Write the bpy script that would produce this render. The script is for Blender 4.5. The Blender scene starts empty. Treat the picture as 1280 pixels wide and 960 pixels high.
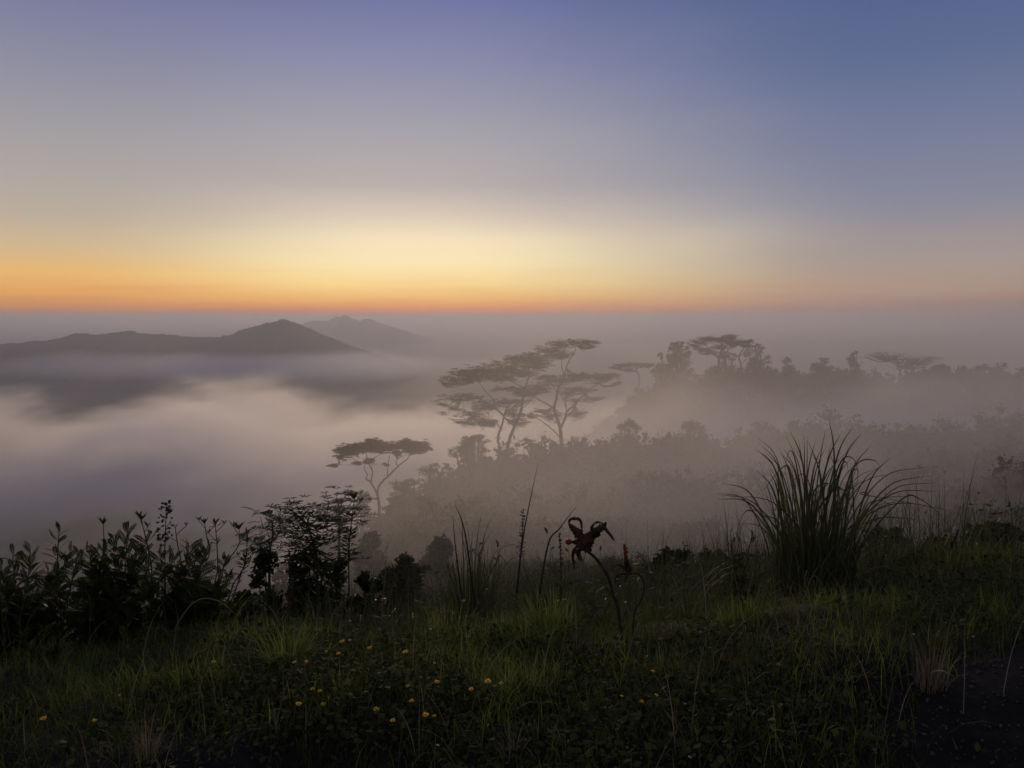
import bpy, math, random
import numpy as np
from math import radians as R

SC = bpy.context.scene
COL = SC.collection
rng = np.random.default_rng(7)
random.seed(7)

# ------------------------------------------------------------------ camera
EYE = np.array([0.0, 0.0, 1.6])
FPX = 967.0                                   # focal length in photo pixels (1280 wide)
PITCH = math.atan(83 / FPX)
cam_data = bpy.data.cameras.new('camera')
cam = bpy.data.objects.new('camera', cam_data)
COL.objects.link(cam)
cam.location = EYE
cam.rotation_euler = (math.pi / 2 - PITCH, 0, 0)
cam_data.sensor_width = 36
cam_data.lens = 36 * FPX / 1280
cam_data.clip_start = 0.05
cam_data.clip_end = 400000
SC.camera = cam

# ------------------------------------------------------------------ render
SC.render.engine = 'CYCLES'
cy = SC.cycles
cy.use_denoising = True
try:
    cy.denoiser = 'OPENIMAGEDENOISE'
    cy.denoising_input_passes = 'RGB_ALBEDO_NORMAL'
except Exception:
    pass
cy.max_bounces = 8
cy.diffuse_bounces = 2
cy.glossy_bounces = 2
cy.transmission_bounces = 3
cy.volume_bounces = 4
cy.volume_step_rate = 1.0
cy.volume_max_steps = 256
cy.caustics_reflective = False
cy.caustics_refractive = False
SC.view_settings.view_transform = 'Standard'
SC.view_settings.look = 'None'
SC.view_settings.gamma = 1
SC.view_settings.exposure = 0.0
SC.view_settings.use_curve_mapping = False

# ------------------------------------------------------------------ sky
def lin(r, g, b, a=1.0):
    f = lambda c: (c / 255 / 12.92) if c / 255 <= 0.04045 else ((c / 255 + 0.055) / 1.055) ** 2.4
    return (f(r), f(g), f(b), a)

world = bpy.data.worlds.new('World')
SC.world = world
world.use_nodes = True
nt = world.node_tree
nt.nodes.clear()
def N(tree, t, **kw):
    n = tree.nodes.new(t)
    for k, v in kw.items():
        setattr(n, k, v)
    return n
def link(tree, a, b):
    tree.links.new(a, b)
def mathn(tree, op, a, b=None, c=None, clamp=False):
    n = N(tree, 'ShaderNodeMath', operation=op, use_clamp=clamp)
    for i, v in enumerate((a, b, c)):
        if v is None:
            continue
        if isinstance(v, (int, float)):
            n.inputs[i].default_value = v
        else:
            link(tree, v, n.inputs[i])
    return n.outputs[0]
def ramp(tree, fac, stops, interp='LINEAR'):
    n = N(tree, 'ShaderNodeValToRGB')
    cr = n.color_ramp
    cr.interpolation = interp
    while len(cr.elements) < len(stops):
        cr.elements.new(0.5)
    for e, (p, c) in zip(cr.elements, stops):
        e.position = p
        e.color = c
    link(tree, fac, n.inputs[0])
    return n.outputs[0]
def smoothstep(tree, v, a, b):
    n = N(tree, 'ShaderNodeMapRange', interpolation_type='SMOOTHSTEP')
    link(tree, v, n.inputs['Value'])
    n.inputs['From Min'].default_value = a
    n.inputs['From Max'].default_value = b
    return n.outputs['Result']
def mixc(tree, f, a, b):
    n = N(tree, 'ShaderNodeMix', data_type='RGBA')
    for s, v in ((n.inputs[0], f), (n.inputs[6], a), (n.inputs[7], b)):
        if isinstance(v, (int, float)):
            s.default_value = v
        elif isinstance(v, tuple):
            s.default_value = v
        else:
            link(tree, v, s)
    return n.outputs[2]

tc = N(nt, 'ShaderNodeTexCoord')
sep = N(nt, 'ShaderNodeSeparateXYZ')
link(nt, tc.outputs['Generated'], sep.inputs[0])
elev = mathn(nt, 'ARCSINE', sep.outputs[2])
az = mathn(nt, 'ARCTAN2', sep.outputs[0], sep.outputs[1])
fac = mathn(nt, 'DIVIDE', elev, R(40), clamp=True)
E = lambda py: max(0.0, math.degrees(math.atan((397 - py) / FPX)) / 40)
glow = ramp(nt, fac, [
    (0.0, lin(206, 96, 62)), (E(387), lin(236, 138, 74)), (E(376), lin(247, 186, 104)), (E(356), lin(253, 222, 150)),
    (E(328), lin(251, 232, 184)), (E(300), lin(243, 224, 190)), (E(270), lin(212, 196, 180)), (E(236), lin(180, 170, 168)),
    (E(170), lin(161, 157, 167)), (E(95), lin(135, 136, 166)), (E(0), lin(100, 108, 158)), (1.0, lin(72, 82, 138))])
left = ramp(nt, fac, [
    (0.0, lin(188, 104, 72)), (E(386), lin(216, 140, 80)), (E(370), lin(234, 168, 90)), (E(348), lin(233, 184, 112)),
    (E(320), lin(205, 180, 143)), (E(288), lin(183, 169, 154)), (E(250), lin(171, 162, 157)),
    (E(190), lin(155, 151, 158)), (E(100), lin(128, 129, 156)), (E(20), lin(103, 107, 148)), (1.0, lin(76, 84, 134))])
right = ramp(nt, fac, [
    (0.0, lin(146, 118, 112)), (E(386), lin(166, 134, 120)), (E(365), lin(174, 148, 132)), (E(340), lin(162, 148, 143)),
    (E(310), lin(150, 142, 146)), (E(270), lin(128, 130, 150)), (E(210), lin(114, 121, 150)), (E(120), lin(89, 103, 143)),
    (E(0), lin(70, 87, 132)), (1.0, lin(52, 66, 114))])
back = ramp(nt, fac, [(0.0, lin(142, 123, 122)), (0.25, lin(128, 118, 124)), (1.0, lin(108, 103, 121))])
def sky_noise(scale, stretch, detail=4):
    mp = N(nt, 'ShaderNodeMapping')
    mp.inputs['Scale'].default_value = stretch
    link(nt, tc.outputs['Generated'], mp.inputs['Vector'])
    nz = N(nt, 'ShaderNodeTexNoise')
    nz.inputs['Scale'].default_value = scale
    nz.inputs['Detail'].default_value = detail
    link(nt, mp.outputs[0], nz.inputs['Vector'])
    return mathn(nt, 'SUBTRACT', nz.outputs[0], .5)
# the glow frays unevenly into smoky haze
fray = mathn(nt, 'MULTIPLY', sky_noise(1.6, (2, 2, 7), 5), R(9))
az2 = mathn(nt, 'ADD', az, fray)
m1 = mixc(nt, smoothstep(nt, az2, R(-9), R(-30)), glow, left)
# the dome of light is wider low down than high up
lift = mathn(nt, 'MULTIPLY', elev, .05)
m2 = mixc(nt, smoothstep(nt, mathn(nt, 'ADD', az2, lift), R(-6), R(27)), m1, right)
absaz = mathn(nt, 'ABSOLUTE', mathn(nt, 'ADD', az, R(6)))
m3 = mixc(nt, smoothstep(nt, absaz, R(45), R(130)), m2, back)
# faint streaks of thin cloud low over the horizon, and a ragged bank of haze lying on it
lowband = mathn(nt, 'MULTIPLY', smoothstep(nt, sky_noise(2.0, (3, 3, 60)), -.05, .25), smoothstep(nt, elev, R(4.5), R(0.2)))
streak = mixc(nt, mathn(nt, 'MULTIPLY', lowband, 0.22), m3, lin(206, 100, 78))
edge = mathn(nt, 'ADD', elev, mathn(nt, 'MULTIPLY', sky_noise(3.0, (4, 4, 30), 5), R(1.3)))
edge = mathn(nt, 'SUBTRACT', edge, mathn(nt, 'MULTIPLY', smoothstep(nt, az2, R(6), R(34)), R(.9)))
streak = mixc(nt, mathn(nt, 'MULTIPLY', smoothstep(nt, edge, R(.65), R(-.3)), .75), streak, lin(150, 124, 118))
bg = N(nt, 'ShaderNodeBackground')
bg.inputs['Strength'].default_value = 1.0
link(nt, streak, bg.inputs['Color'])
sky = N(nt, 'ShaderNodeTexSky', sky_type='NISHITA')
sky.sun_disc = False
sky.sun_elevation = R(-1.5)
sky.sun_rotation = R(-6)
bg2 = N(nt, 'ShaderNodeBackground')
bg2.inputs['Strength'].default_value = 0.05
link(nt, sky.outputs[0], bg2.inputs['Color'])
adds = N(nt, 'ShaderNodeAddShader')
link(nt, bg.outputs[0], adds.inputs[0])
link(nt, bg2.outputs[0], adds.inputs[1])
wo = N(nt, 'ShaderNodeOutputWorld')
link(nt, adds.outputs[0], wo.inputs['Surface'])

# before sunrise: a soft, warm lamp added above the horizon to brighten the fog
fill_sun_data = bpy.data.lights.new('fill_sun', 'SUN')
fill_sun_data.energy = 1.35
fill_sun_data.angle = R(14)
fill_sun_data.color = (1.0, 0.72, 0.45)
fill_sun = bpy.data.objects.new('fill_sun', fill_sun_data)
COL.objects.link(fill_sun)
fill_sun.rotation_euler = (R(90 - 4), 0, R(180 + 6))
fill_sun.location = (-10, 100, 40)

# ------------------------------------------------------------------ helpers
def ray(px, py):
    cx, cyv = (px - 640) / FPX, (480 - py) / FPX
    c, s = math.cos(PITCH), math.sin(PITCH)
    return np.array([cx, c + s * cyv, -s + c * cyv])
def at(px, py, Y):
    d = ray(px, py)
    return EYE + d * (Y / d[1])

def sst(a, b, x):
    t = np.clip((x - a) / (b - a), 0, 1)
    return t * t * (3 - 2 * t)
def _hash(i, j, s):
    n = (i * 374761393 + j * 668265263 + s * 974634721) & 0x7fffffff
    n = ((n ^ (n >> 13)) * 1274126177) & 0x7fffffff
    return ((n ^ (n >> 16)) & 0xffff) / 65535.0
def vnoise(x, y, s=0):
    x = np.asarray(x, float); y = np.asarray(y, float)
    i = np.floor(x).astype(np.int64); j = np.floor(y).astype(np.int64)
    u = x - i; v = y - j
    u = u * u * (3 - 2 * u); v = v * v * (3 - 2 * v)
    a = _hash(i, j, s); b = _hash(i + 1, j, s); c = _hash(i, j + 1, s); d = _hash(i + 1, j + 1, s)
    return (a * (1 - u) + b * u) * (1 - v) + (c * (1 - u) + d * u) * v - 0.5
def fbm(x, y, o=4, s=0):
    r = 0; a = 1.0
    for k in range(o):
        r = r + a * vnoise(x, y, s + k); x = x * 2.03 + 3.1; y = y * 2.03 + 1.7; a *= 0.5
    return r

PY = np.array([-400, -50, 0, 3.2, 4.2, 5.5, 8, 12, 30, 60, 100, 148, 175, 200, 240, 280, 300, 340, 450, 700, 1500, 3000, 1e6])
PZ = np.array([8, 1.5, 0, -.05, -.22, -.62, -1.65, -3.05, -8.7, -16.8, -26, -29, -37, -44, -46, -36, -31, -36, -90, -220, -500, -800, -800])
LY = np.array([-400, -20, 3, 6, 10, 30, 60, 100, 150, 200, 250, 300, 400, 800])
LX = np.array([-60, -15, -9, -6, -6, -10, -15, -20, -13, 0, 30, 46, 60, 100])
def height(x, y):
    x = np.asarray(x, float); y = np.asarray(y, float)
    z = np.interp(y, PY, PZ)
    rise = np.clip(x, 0, 120) * np.interp(y, [-10, 5, 8, 20, 45, 100, 300], [.06, .115, .10, .035, .03, .07, .055])
    z = z + rise
    d = np.interp(y, LY, LX) - x
    w = 2.0 + 0.03 * np.abs(y)
    z = z - 0.8 * w * np.logaddexp(0, np.clip(d / w, -40, 400))
    dr = x - 420
    z = z - 0.5 * 20 * np.logaddexp(0, np.clip(dr / 20, -40, 4000))
    r = np.hypot(x, y)
    z = z + fbm(x * 1.3, y * 1.3, 3, 11) * 0.16 * sst(0, 3, r) + fbm(x * .35, y * .35, 2, 17) * .30 * sst(1, 6, r)
    z = z + fbm(x / 26, y / 26, 3, 3) * 3.5 * sst(30, 110, r) + fbm(x / 300, y / 300, 4, 5) * 60 * sst(500, 2500, r)
    floor_ = -800 + fbm(x / 2500, y / 2500, 4, 9) * 60
    k = 40.0
    return floor_ + k * np.logaddexp(0, np.clip((z - floor_) / k, -50, 500))
def hz(x, y):
    return float(height(np.array([x]), np.array([y]))[0])
def on_ground(px, py, tmax=400):
    d = ray(px, py)
    t = np.linspace(0.8, 40, 4000)
    p = EYE[None] + d[None] * t[:, None]
    below = np.nonzero(p[:, 2] < height(p[:, 0], p[:, 1]))[0]
    if len(below) == 0:
        return p[-1]
    return p[below[0]]

class MB:
    """collects verts and faces and links them as ONE mesh object"""
    def __init__(self):
        self.v = []; self.f3 = []; self.f4 = []; self.n = 0
    def add(self, V, F):
        V = np.asarray(V, float).reshape(-1, 3); F = np.asarray(F, np.int64)
        if len(F):
            (self.f3 if F.shape[1] == 3 else self.f4).append(F + self.n)
        self.v.append(V); self.n += len(V)
        return self
    def build(self, name, mat, parent=None, smooth=False, origin=None):
        V = np.concatenate(self.v) if self.v else np.zeros((0, 3))
        if origin is not None:
            V = V - np.asarray(origin)
        f3 = np.concatenate(self.f3) if self.f3 else np.zeros((0, 3), np.int64)
        f4 = np.concatenate(self.f4) if self.f4 else np.zeros((0, 4), np.int64)
        me = bpy.data.meshes.new(name)
        me.vertices.add(len(V)); me.vertices.foreach_set('co', V.ravel().astype(np.float32))
        nl = f3.size + f4.size
        me.loops.add(nl); me.polygons.add(len(f3) + len(f4))
        me.loops.foreach_set('vertex_index', np.concatenate([f3.ravel(), f4.ravel()]).astype(np.int32))
        st = np.concatenate([np.arange(len(f3)) * 3, f3.size + np.arange(len(f4)) * 4]).astype(np.int32)
        me.polygons.foreach_set('loop_start', st)
        me.update(calc_edges=True)
        me.validate()
        if smooth:
            me.polygons.foreach_set('use_smooth', np.ones(len(me.polygons), bool))
        if mat:
            me.materials.append(mat)
        o = bpy.data.objects.new(name, me)
        COL.objects.link(o)
        if parent is not None:
            o.parent = parent
        if origin is not None and parent is None:
            o.location = origin
        return o
    def tube(self, pts, rad, sides=6):
        P = np.asarray(pts, float); n = len(P)
        r = np.broadcast_to(np.asarray(rad, float), (n,)) if np.ndim(rad) == 0 or len(np.atleast_1d(rad)) == n else np.interp(np.linspace(0, 1, n), np.linspace(0, 1, len(rad)), rad)
        T = np.gradient(P, axis=0) if n > 2 else np.repeat((P[1] - P[0])[None], 2, 0)
        T /= np.linalg.norm(T, axis=1)[:, None] + 1e-12
        ref = np.array([0.3, 0.9, 0.2]); ref /= np.linalg.norm(ref)
        A = np.cross(T, ref); bad = np.linalg.norm(A, axis=1) < .1
        A[bad] = np.cross(T[bad], [1, 0, 0.1]); A /= np.linalg.norm(A, axis=1)[:, None]
        B = np.cross(T, A)
        th = np.arange(sides) * 2 * np.pi / sides
        V = P[:, None] + r[:, None, None] * (np.cos(th)[None, :, None] * A[:, None] + np.sin(th)[None, :, None] * B[:, None])
        V = V.reshape(-1, 3)
        F = []
        for i in range(n - 1):
            for k in range(sides):
                a = i * sides + k; b = i * sides + (k + 1) % sides
                F.append((a, b, b + sides, a + sides))
        self.add(V, F)
        V2 = np.stack([P[0], P[-1]])
        cap = [(self.n, 0, 0)]
        base = self.n - len(V)
        F3 = []
        for k in range(sides):
            F3.append((len(V2) and 0, 0, 0))
        # caps
        self.v.append(V2); c0 = self.n; self.n += 2
        tri = [(c0, base + (k + 1) % sides, base + k) for k in range(sides)]
        e = base + (n - 1) * sides
        tri += [(c0 + 1, e + k, e + (k + 1) % sides) for k in range(sides)]
        self.f3.append(np.array(tri, np.int64))
        return self

def spline(pts, n=6):
    P = np.asarray(pts, float)
    if len(P) < 3:
        t = np.linspace(0, 1, n + 1)[:, None]
        return P[0] * (1 - t) + P[-1] * t
    Q = np.vstack([2 * P[0] - P[1], P, 2 * P[-1] - P[-2]])
    out = []
    for i in range(1, len(Q) - 2):
        for t in np.linspace(0, 1, n, endpoint=False):
            a, b, c, d = Q[i - 1], Q[i], Q[i + 1], Q[i + 2]
            out.append(.5 * ((2 * b) + (c - a) * t + (2 * a - 5 * b + 4 * c - d) * t * t + (3 * b - a - 3 * c + d) * t ** 3))
    out.append(P[-1])
    return np.array(out)

def unit(v):
    v = np.asarray(v, float)
    return v / (np.linalg.norm(v, axis=-1, keepdims=True) + 1e-12)
def frames(axis, up):
    """matrices whose columns are x (width), y (axis), z (normal)"""
    y = unit(axis)
    x = unit(np.cross(y, up))
    z = np.cross(x, y)
    return np.stack([x, y, z], axis=-1)
def rand_dirs(n):
    return unit(rng.normal(size=(n, 3)))
def scatter(mb, tv, tf, mats, pos, scale):
    """copies of the template (tv, tf) at pos with rotation mats and scale"""
    tv = np.asarray(tv, float); tf = np.asarray(tf, np.int64)
    n, k = len(pos), len(tv)
    if n == 0:
        return
    sc = np.asarray(scale, float)
    sc = sc.reshape(n, 1, -1) if sc.ndim else np.full((n, 1, 1), float(sc))
    V = np.einsum('nij,nkj->nki', mats, tv[None] * sc) + np.asarray(pos)[:, None]
    F = tf[None] + (np.arange(n) * k)[:, None, None]
    mb.add(V.reshape(-1, 3), F.reshape(-1, tf.shape[1]))

# leaf templates: x width, y length, z normal
LEAF_V = [(0, 0, 0), (.22, .3, .03), (.26, .55, .02), (0, 1, -.10), (-.26, .55, .02), (-.22, .3, .03), (0, .5, -.05)]
LEAF_F = [(0, 1, 6), (1, 2, 6), (2, 3, 6), (3, 4, 6), (4, 5, 6), (5, 0, 6)]
ROUND_V = [(0, 0, 0), (.17, .28, .03), (.27, .66, .02), (.13, .95, -.04), (-.13, .95, -.04), (-.27, .66, .02), (-.17, .28, .03), (0, .6, -.05)]
ROUND_F = [(i, (i + 1) % 7, 7) for i in range(7)]
QUAD_V = [(-.5, 0, 0), (.5, .1, .08), (.45, 1, -.05), (-.4, .85, .06)]
QUAD_F = [(0, 1, 2, 3)]

def blades(mb, base, head, lean, length, width, seg=4):
    """grass blades: base (n,3), head azimuth (n), lean = how far they bend, tapering to a tip"""
    base = np.asarray(base, float); n = len(base)
    head = np.broadcast_to(head, (n,)); lean = np.broadcast_to(lean, (n,)); length = np.broadcast_to(length, (n,)); width = np.broadcast_to(width, (n,))
    h = np.stack([np.cos(head), np.sin(head), np.zeros(n)], -1)
    tw = head + np.pi / 2 + rng.normal(size=n) * .6
    side = np.stack([np.cos(tw), np.sin(tw), np.zeros(n)], -1)
    V = []
    p = base.copy()
    ang0 = lean * 0.25
    for s in range(seg + 1):
        t = s / seg
        w = width * (1 - t ** 1.6) * .5 + width * .04
        V.append(p - side * w[:, None]); V.append(p + side * w[:, None])
        a = ang0 + lean * 1.2 * t ** 1.5
        p = p + (h * np.sin(a)[:, None] + np.array([0, 0, 1.0]) * np.cos(a)[:, None]) * (length / seg)[:, None]
    V = np.stack(V, 1)
    k = 2 * (seg + 1)
    tf = np.array([(2 * s, 2 * s + 1, 2 * s + 3, 2 * s + 2) for s in range(seg)])
    F = tf[None] + (np.arange(n) * k)[:, None, None]
    mb.add(V.reshape(-1, 3), F.reshape(-1, 4))

def tag(o, label=None, cat=None, group=None, kind=None):
    if label: o['label'] = label
    if cat: o['category'] = cat
    if group: o['group'] = group
    if kind: o['kind'] = kind
    return o
def empty(name, loc, label=None, cat=None, group=None):
    o = bpy.data.objects.new(name, None)
    o.empty_display_size = .2
    o.location = [float(c) for c in loc]
    COL.objects.link(o)
    return tag(o, label, cat, group)

# ------------------------------------------------------------------ materials
def leaf_mat(name, c1, c2, rough=.6, trans=.25, scale=None):
    m = bpy.data.materials.new(name); m.use_nodes = True
    t = m.node_tree; t.nodes.clear()
    g = N(t, 'ShaderNodeNewGeometry')
    col = ramp(t, g.outputs['Random Per Island'], [(0, c1), (1, c2)])
    if scale:
        nzz = N(t, 'ShaderNodeTexNoise'); nzz.inputs['Scale'].default_value = scale; nzz.inputs['Detail'].default_value = 3
        link(t, g.outputs['Position'], nzz.inputs['Vector'])
        col = mixc(t, smoothstep(t, nzz.outputs[0], .6, .42), col, mixc(t, .75, col, c1))
    p = N(t, 'ShaderNodeBsdfPrincipled')
    link(t, col, p.inputs['Base Color']); p.inputs['Roughness'].default_value = rough
    p.inputs['Specular IOR Level'].default_value = .1
    out = N(t, 'ShaderNodeOutputMaterial')
    if trans:
        tr = N(t, 'ShaderNodeBsdfTranslucent'); link(t, col, tr.inputs['Color'])
        mx = N(t, 'ShaderNodeMixShader'); mx.inputs[0].default_value = trans
        link(t, p.outputs[0], mx.inputs[1]); link(t, tr.outputs[0], mx.inputs[2]); link(t, mx.outputs[0], out.inputs[0])
    else:
        link(t, p.outputs[0], out.inputs[0])
    return m
def noise_mat(name, c1, c2, scale=8, rough=.8, detail=5, bump=0):
    m = bpy.data.materials.new(name); m.use_nodes = True
    t = m.node_tree; t.nodes.clear()
    g = N(t, 'ShaderNodeNewGeometry')
    nzz = N(t, 'ShaderNodeTexNoise'); nzz.inputs['Scale'].default_value = scale; nzz.inputs['Detail'].default_value = detail
    link(t, g.outputs['Position'], nzz.inputs['Vector'])
    col = ramp(t, nzz.outputs[0], [(.3, c1), (.7, c2)])
    p = N(t, 'ShaderNodeBsdfPrincipled')
    link(t, col, p.inputs['Base Color']); p.inputs['Roughness'].default_value = rough
    p.inputs['Specular IOR Level'].default_value = .2
    if bump:
        b = N(t, 'ShaderNodeBump'); b.inputs['Strength'].default_value = bump; link(t, nzz.outputs[0], b.inputs['Height']); link(t, b.outputs[0], p.inputs['Normal'])
    out = N(t, 'ShaderNodeOutputMaterial'); link(t, p.outputs[0], out.inputs[0])
    return m

MT = dict(
    tree_leaf=leaf_mat('tree_leaf', (.03, .04, .018, 1), (.07, .085, .035, 1), .7, .15),
    bark=noise_mat('bark', (.045, .036, .03, 1), (.10, .085, .07, 1), 6, .9, bump=.3),
    shrub_leaf=leaf_mat('shrub_leaf', (.022, .034, .010, 1), (.05, .072, .022, 1), .5, .25),
    weed_leaf=leaf_mat('weed_leaf', (.012, .02, .005, 1), (.085, .10, .028, 1), .8, .2),
    grass=leaf_mat('grass_blade', (.04, .058, .012, 1), (.22, .26, .065, 1), .6, .42, 1.6),
    lit_grass=leaf_mat('lit_grass', (.07, .10, .02, 1), (.24, .30, .07, 1), .6, .5),  # brighter copy of the grass, the light put into its base colour
    tall_grass=leaf_mat('tall_grass_blade', (.045, .06, .022, 1), (.11, .125, .055, 1), .55, .25),
    dry=leaf_mat('dry_stalk', (.16, .13, .08, 1), (.34, .29, .2, 1), .7, .1),
    dead=noise_mat('dead_stem', (.022, .018, .013, 1), (.06, .05, .036, 1), 30, .8),
    stem=noise_mat('green_stem', (.04, .045, .02, 1), (.075, .08, .035, 1), 30, .6),
    wilt=noise_mat('wilted_petal', (.028, .018, .012, 1), (.085, .05, .03, 1), 45, .6, bump=.4),
    red=noise_mat('red_fruit', (.16, .012, .010, 1), (.30, .03, .02, 1), 60, .4),
    orange=noise_mat('orange_bud', (.14, .035, .014, 1), (.26, .07, .02, 1), 60, .5),
    petal=leaf_mat('yellow_petal', (.90, .58, .06, 1), (.95, .70, .14, 1), .55, .45),
    petal_centre=noise_mat('flower_centre', (.5, .2, .01, 1), (.62, .3, .02, 1), 200, .7),
    pale=noise_mat('pale_petal', (.6, .58, .5, 1), (.75, .74, .68, 1), 90, .6),
)

# ------------------------------------------------------------------ ground
def ground_mat():
    m = bpy.data.materials.new('soil_and_land'); m.use_nodes = True
    t = m.node_tree; t.nodes.clear()
    g = N(t, 'ShaderNodeNewGeometry')
    n1 = N(t, 'ShaderNodeTexNoise'); n1.inputs['Scale'].default_value = 9; n1.inputs['Detail'].default_value = 8; n1.inputs['Roughness'].default_value = .7
    link(t, g.outputs['Position'], n1.inputs['Vector'])
    soil = ramp(t, n1.outputs[0], [(.3, (.008, .007, .005, 1)), (.55, (.018, .016, .012, 1)), (.75, (.04, .037, .03, 1))])
    n2 = N(t, 'ShaderNodeTexNoise'); n2.inputs['Scale'].default_value = .0012; n2.inputs['Detail'].default_value = 9; n2.inputs['Roughness'].default_value = .65
    link(t, g.outputs['Position'], n2.inputs['Vector'])
    land = ramp(t, n2.outputs[0], [(.35, (.022, .03, .018, 1)), (.52, (.045, .052, .028, 1)), (.62, (.07, .07, .045, 1)), (.75, (.03, .04, .022, 1))])
    ln = N(t, 'ShaderNodeVectorMath', operation='LENGTH'); link(t, g.outputs['Position'], ln.inputs[0])
    col = mixc(t, smoothstep(t, ln.outputs['Value'], 8, 40), soil, land)
    p = N(t, 'ShaderNodeBsdfPrincipled'); link(t, col, p.inputs['Base Color']); p.inputs['Roughness'].default_value = .9
    p.inputs['Specular IOR Level'].default_value = .15
    b = N(t, 'ShaderNodeBump'); b.inputs['Strength'].default_value = .6; b.inputs['Distance'].default_value = .03
    link(t, n1.outputs[0], b.inputs['Height']); link(t, b.outputs[0], p.inputs['Normal'])
    out = N(t, 'ShaderNodeOutputMaterial'); link(t, p.outputs[0], out.inputs[0])
    return m

def build_ground():
    rad = np.concatenate([np.linspace(.3, 12, 150, endpoint=False), np.geomspace(12, 600, 170, endpoint=False), np.geomspace(600, 150000, 90)])
    ang = np.concatenate([np.linspace(-52, 52, 340, endpoint=False), np.linspace(52, 308, 120, endpoint=False)])
    a = np.radians(ang); na, nr = len(a), len(rad)
    X = rad[:, None] * np.sin(a)[None]; Y = rad[:, None] * np.cos(a)[None]
    Z = height(X, Y)
    V = np.stack([X, Y, Z], -1).reshape(-1, 3)
    i = np.arange(nr - 1)[:, None]; k = np.arange(na)[None]
    F = np.stack([i * na + k, i * na + (k + 1) % na, (i + 1) * na + (k + 1) % na, (i + 1) * na + k], -1).reshape(-1, 4)[:, ::-1]
    mb = MB(); mb.add(V, F)
    mb.v.append(np.array([[0, 0, hz(0, 0)]])); c = mb.n; mb.n += 1
    mb.f3.append(np.array([(c, (q + 1) % na, q) for q in range(na)], np.int64))
    tag(mb.build('ground', ground_mat(), smooth=True), 'dark vegetated hillside falling away to a hazy plain', None, None, 'structure')
build_ground()

def mountain(name, ridge_px, Y, base, depth, label, seed, amp):
    P = np.array([at(px, py, Y) for px, py in ridge_px])
    xs = np.linspace(P[0, 0], P[-1, 0], 900)
    rz = np.interp(xs, P[:, 0], P[:, 2]) + fbm(xs / (Y * .006), xs * 0, 4, seed) * amp * .35 + fbm(xs / (Y * .0016), xs * 0, 3, seed + 1) * Y * .0016
    t = np.linspace(-1, 1, 91)
    X = np.repeat(xs[:, None], 91, 1)
    Yg = Y + t[None] * depth + (fbm(xs / (Y * .05), xs * 0 + 4, 3, seed + 3) * depth * .06)[:, None] * (1 - np.abs(t))[None]
    prof = np.clip(1 - np.abs(t), 0, 1) ** 1.25
    gul = fbm(X / (Y * .012), Yg / (Y * .03), 5, seed + 7) * amp
    Z = base + (rz - base)[:, None] * prof[None] + gul * (prof * (1 - prof) * 4)[None]
    ends = sst(0, .08, np.linspace(0, 1, 900)) * sst(0, .08, 1 - np.linspace(0, 1, 900))
    Z = base - 30 + (Z - base + 30) * (0.0 + ends[:, None])
    V = np.stack([X, Yg, Z], -1).reshape(-1, 3)
    i = np.arange(899)[:, None]; k = np.arange(90)[None]
    F = np.stack([i * 91 + k, (i + 1) * 91 + k, (i + 1) * 91 + k + 1, i * 91 + k + 1], -1).reshape(-1, 4)
    o = MB().add(V, F).build(name, LAND, smooth=True)
    tag(o, label, None, None, 'structure')
LAND = noise_mat('forested_slope', (.026, .036, .028, 1), (.05, .06, .044, 1), .004, .95, 8)
mountain('hills', [(-330, 452), (-180, 446), (-60, 436), (0, 431), (40, 427), (70, 424), (95, 416), (120, 418), (150, 415), (163, 412), (180, 417),
    (215, 418), (250, 422), (285, 420), (305, 411), (330, 404), (345, 402), (355, 398), (365, 402), (380, 408), (400, 417), (430, 429), (460, 439), (490, 449), (520, 462), (560, 480)],
    10500, -830, 2300, 'blue grey hills with one pointed summit', 21, 46)
mountain('distant_mountain', [(250, 448.1), (300, 430.1), (335, 418.1), (358, 412.1), (372, 407.1), (386, 402.1), (394, 400.1), (402, 401.1), (411, 400.6), (419, 396.1), (424, 396.9), (430, 393.0), (435, 395.7), (441, 398.6), (449, 400.6), (456, 398.6), (463, 398.6), (470, 402.1), (480, 405.1), (500, 411.1), (525, 420.1), (560, 437.1), (600, 453.1)],
    26000, -820, 2600, 'faint far mountain with a jagged top', 31, 12)

# ------------------------------------------------------------------ air: haze box and drifting fog
def box(name, lo, hi, mat):
    lo, hi = np.array(lo, float), np.array(hi, float)
    V = [(x, y, z) for x in (lo[0], hi[0]) for y in (lo[1], hi[1]) for z in (lo[2], hi[2])]
    F = [(0, 1, 3, 2), (4, 6, 7, 5), (0, 4, 5, 1), (2, 3, 7, 6), (0, 2, 6, 4), (1, 5, 7, 3)]
    return MB().add(V, F).build(name, mat)
def haze_mat(density, color, g):
    m = bpy.data.materials.new('haze_air'); m.use_nodes = True
    t = m.node_tree; t.nodes.clear()
    v = N(t, 'ShaderNodeVolumePrincipled')
    v.inputs['Density'].default_value = density
    v.inputs['Color'].default_value = color
    v.inputs['Anisotropy'].default_value = g
    out = N(t, 'ShaderNodeOutputMaterial'); link(t, v.outputs[0], out.inputs['Volume'])
    return m
tag(box('haze', (-160000, -160000, -900), (160000, 160000, 140), haze_mat(5.4e-5, (.89, .93, 1.0, 1), .35)),
    'thin mauve morning haze over the whole land', None, None, 'stuff')

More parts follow.
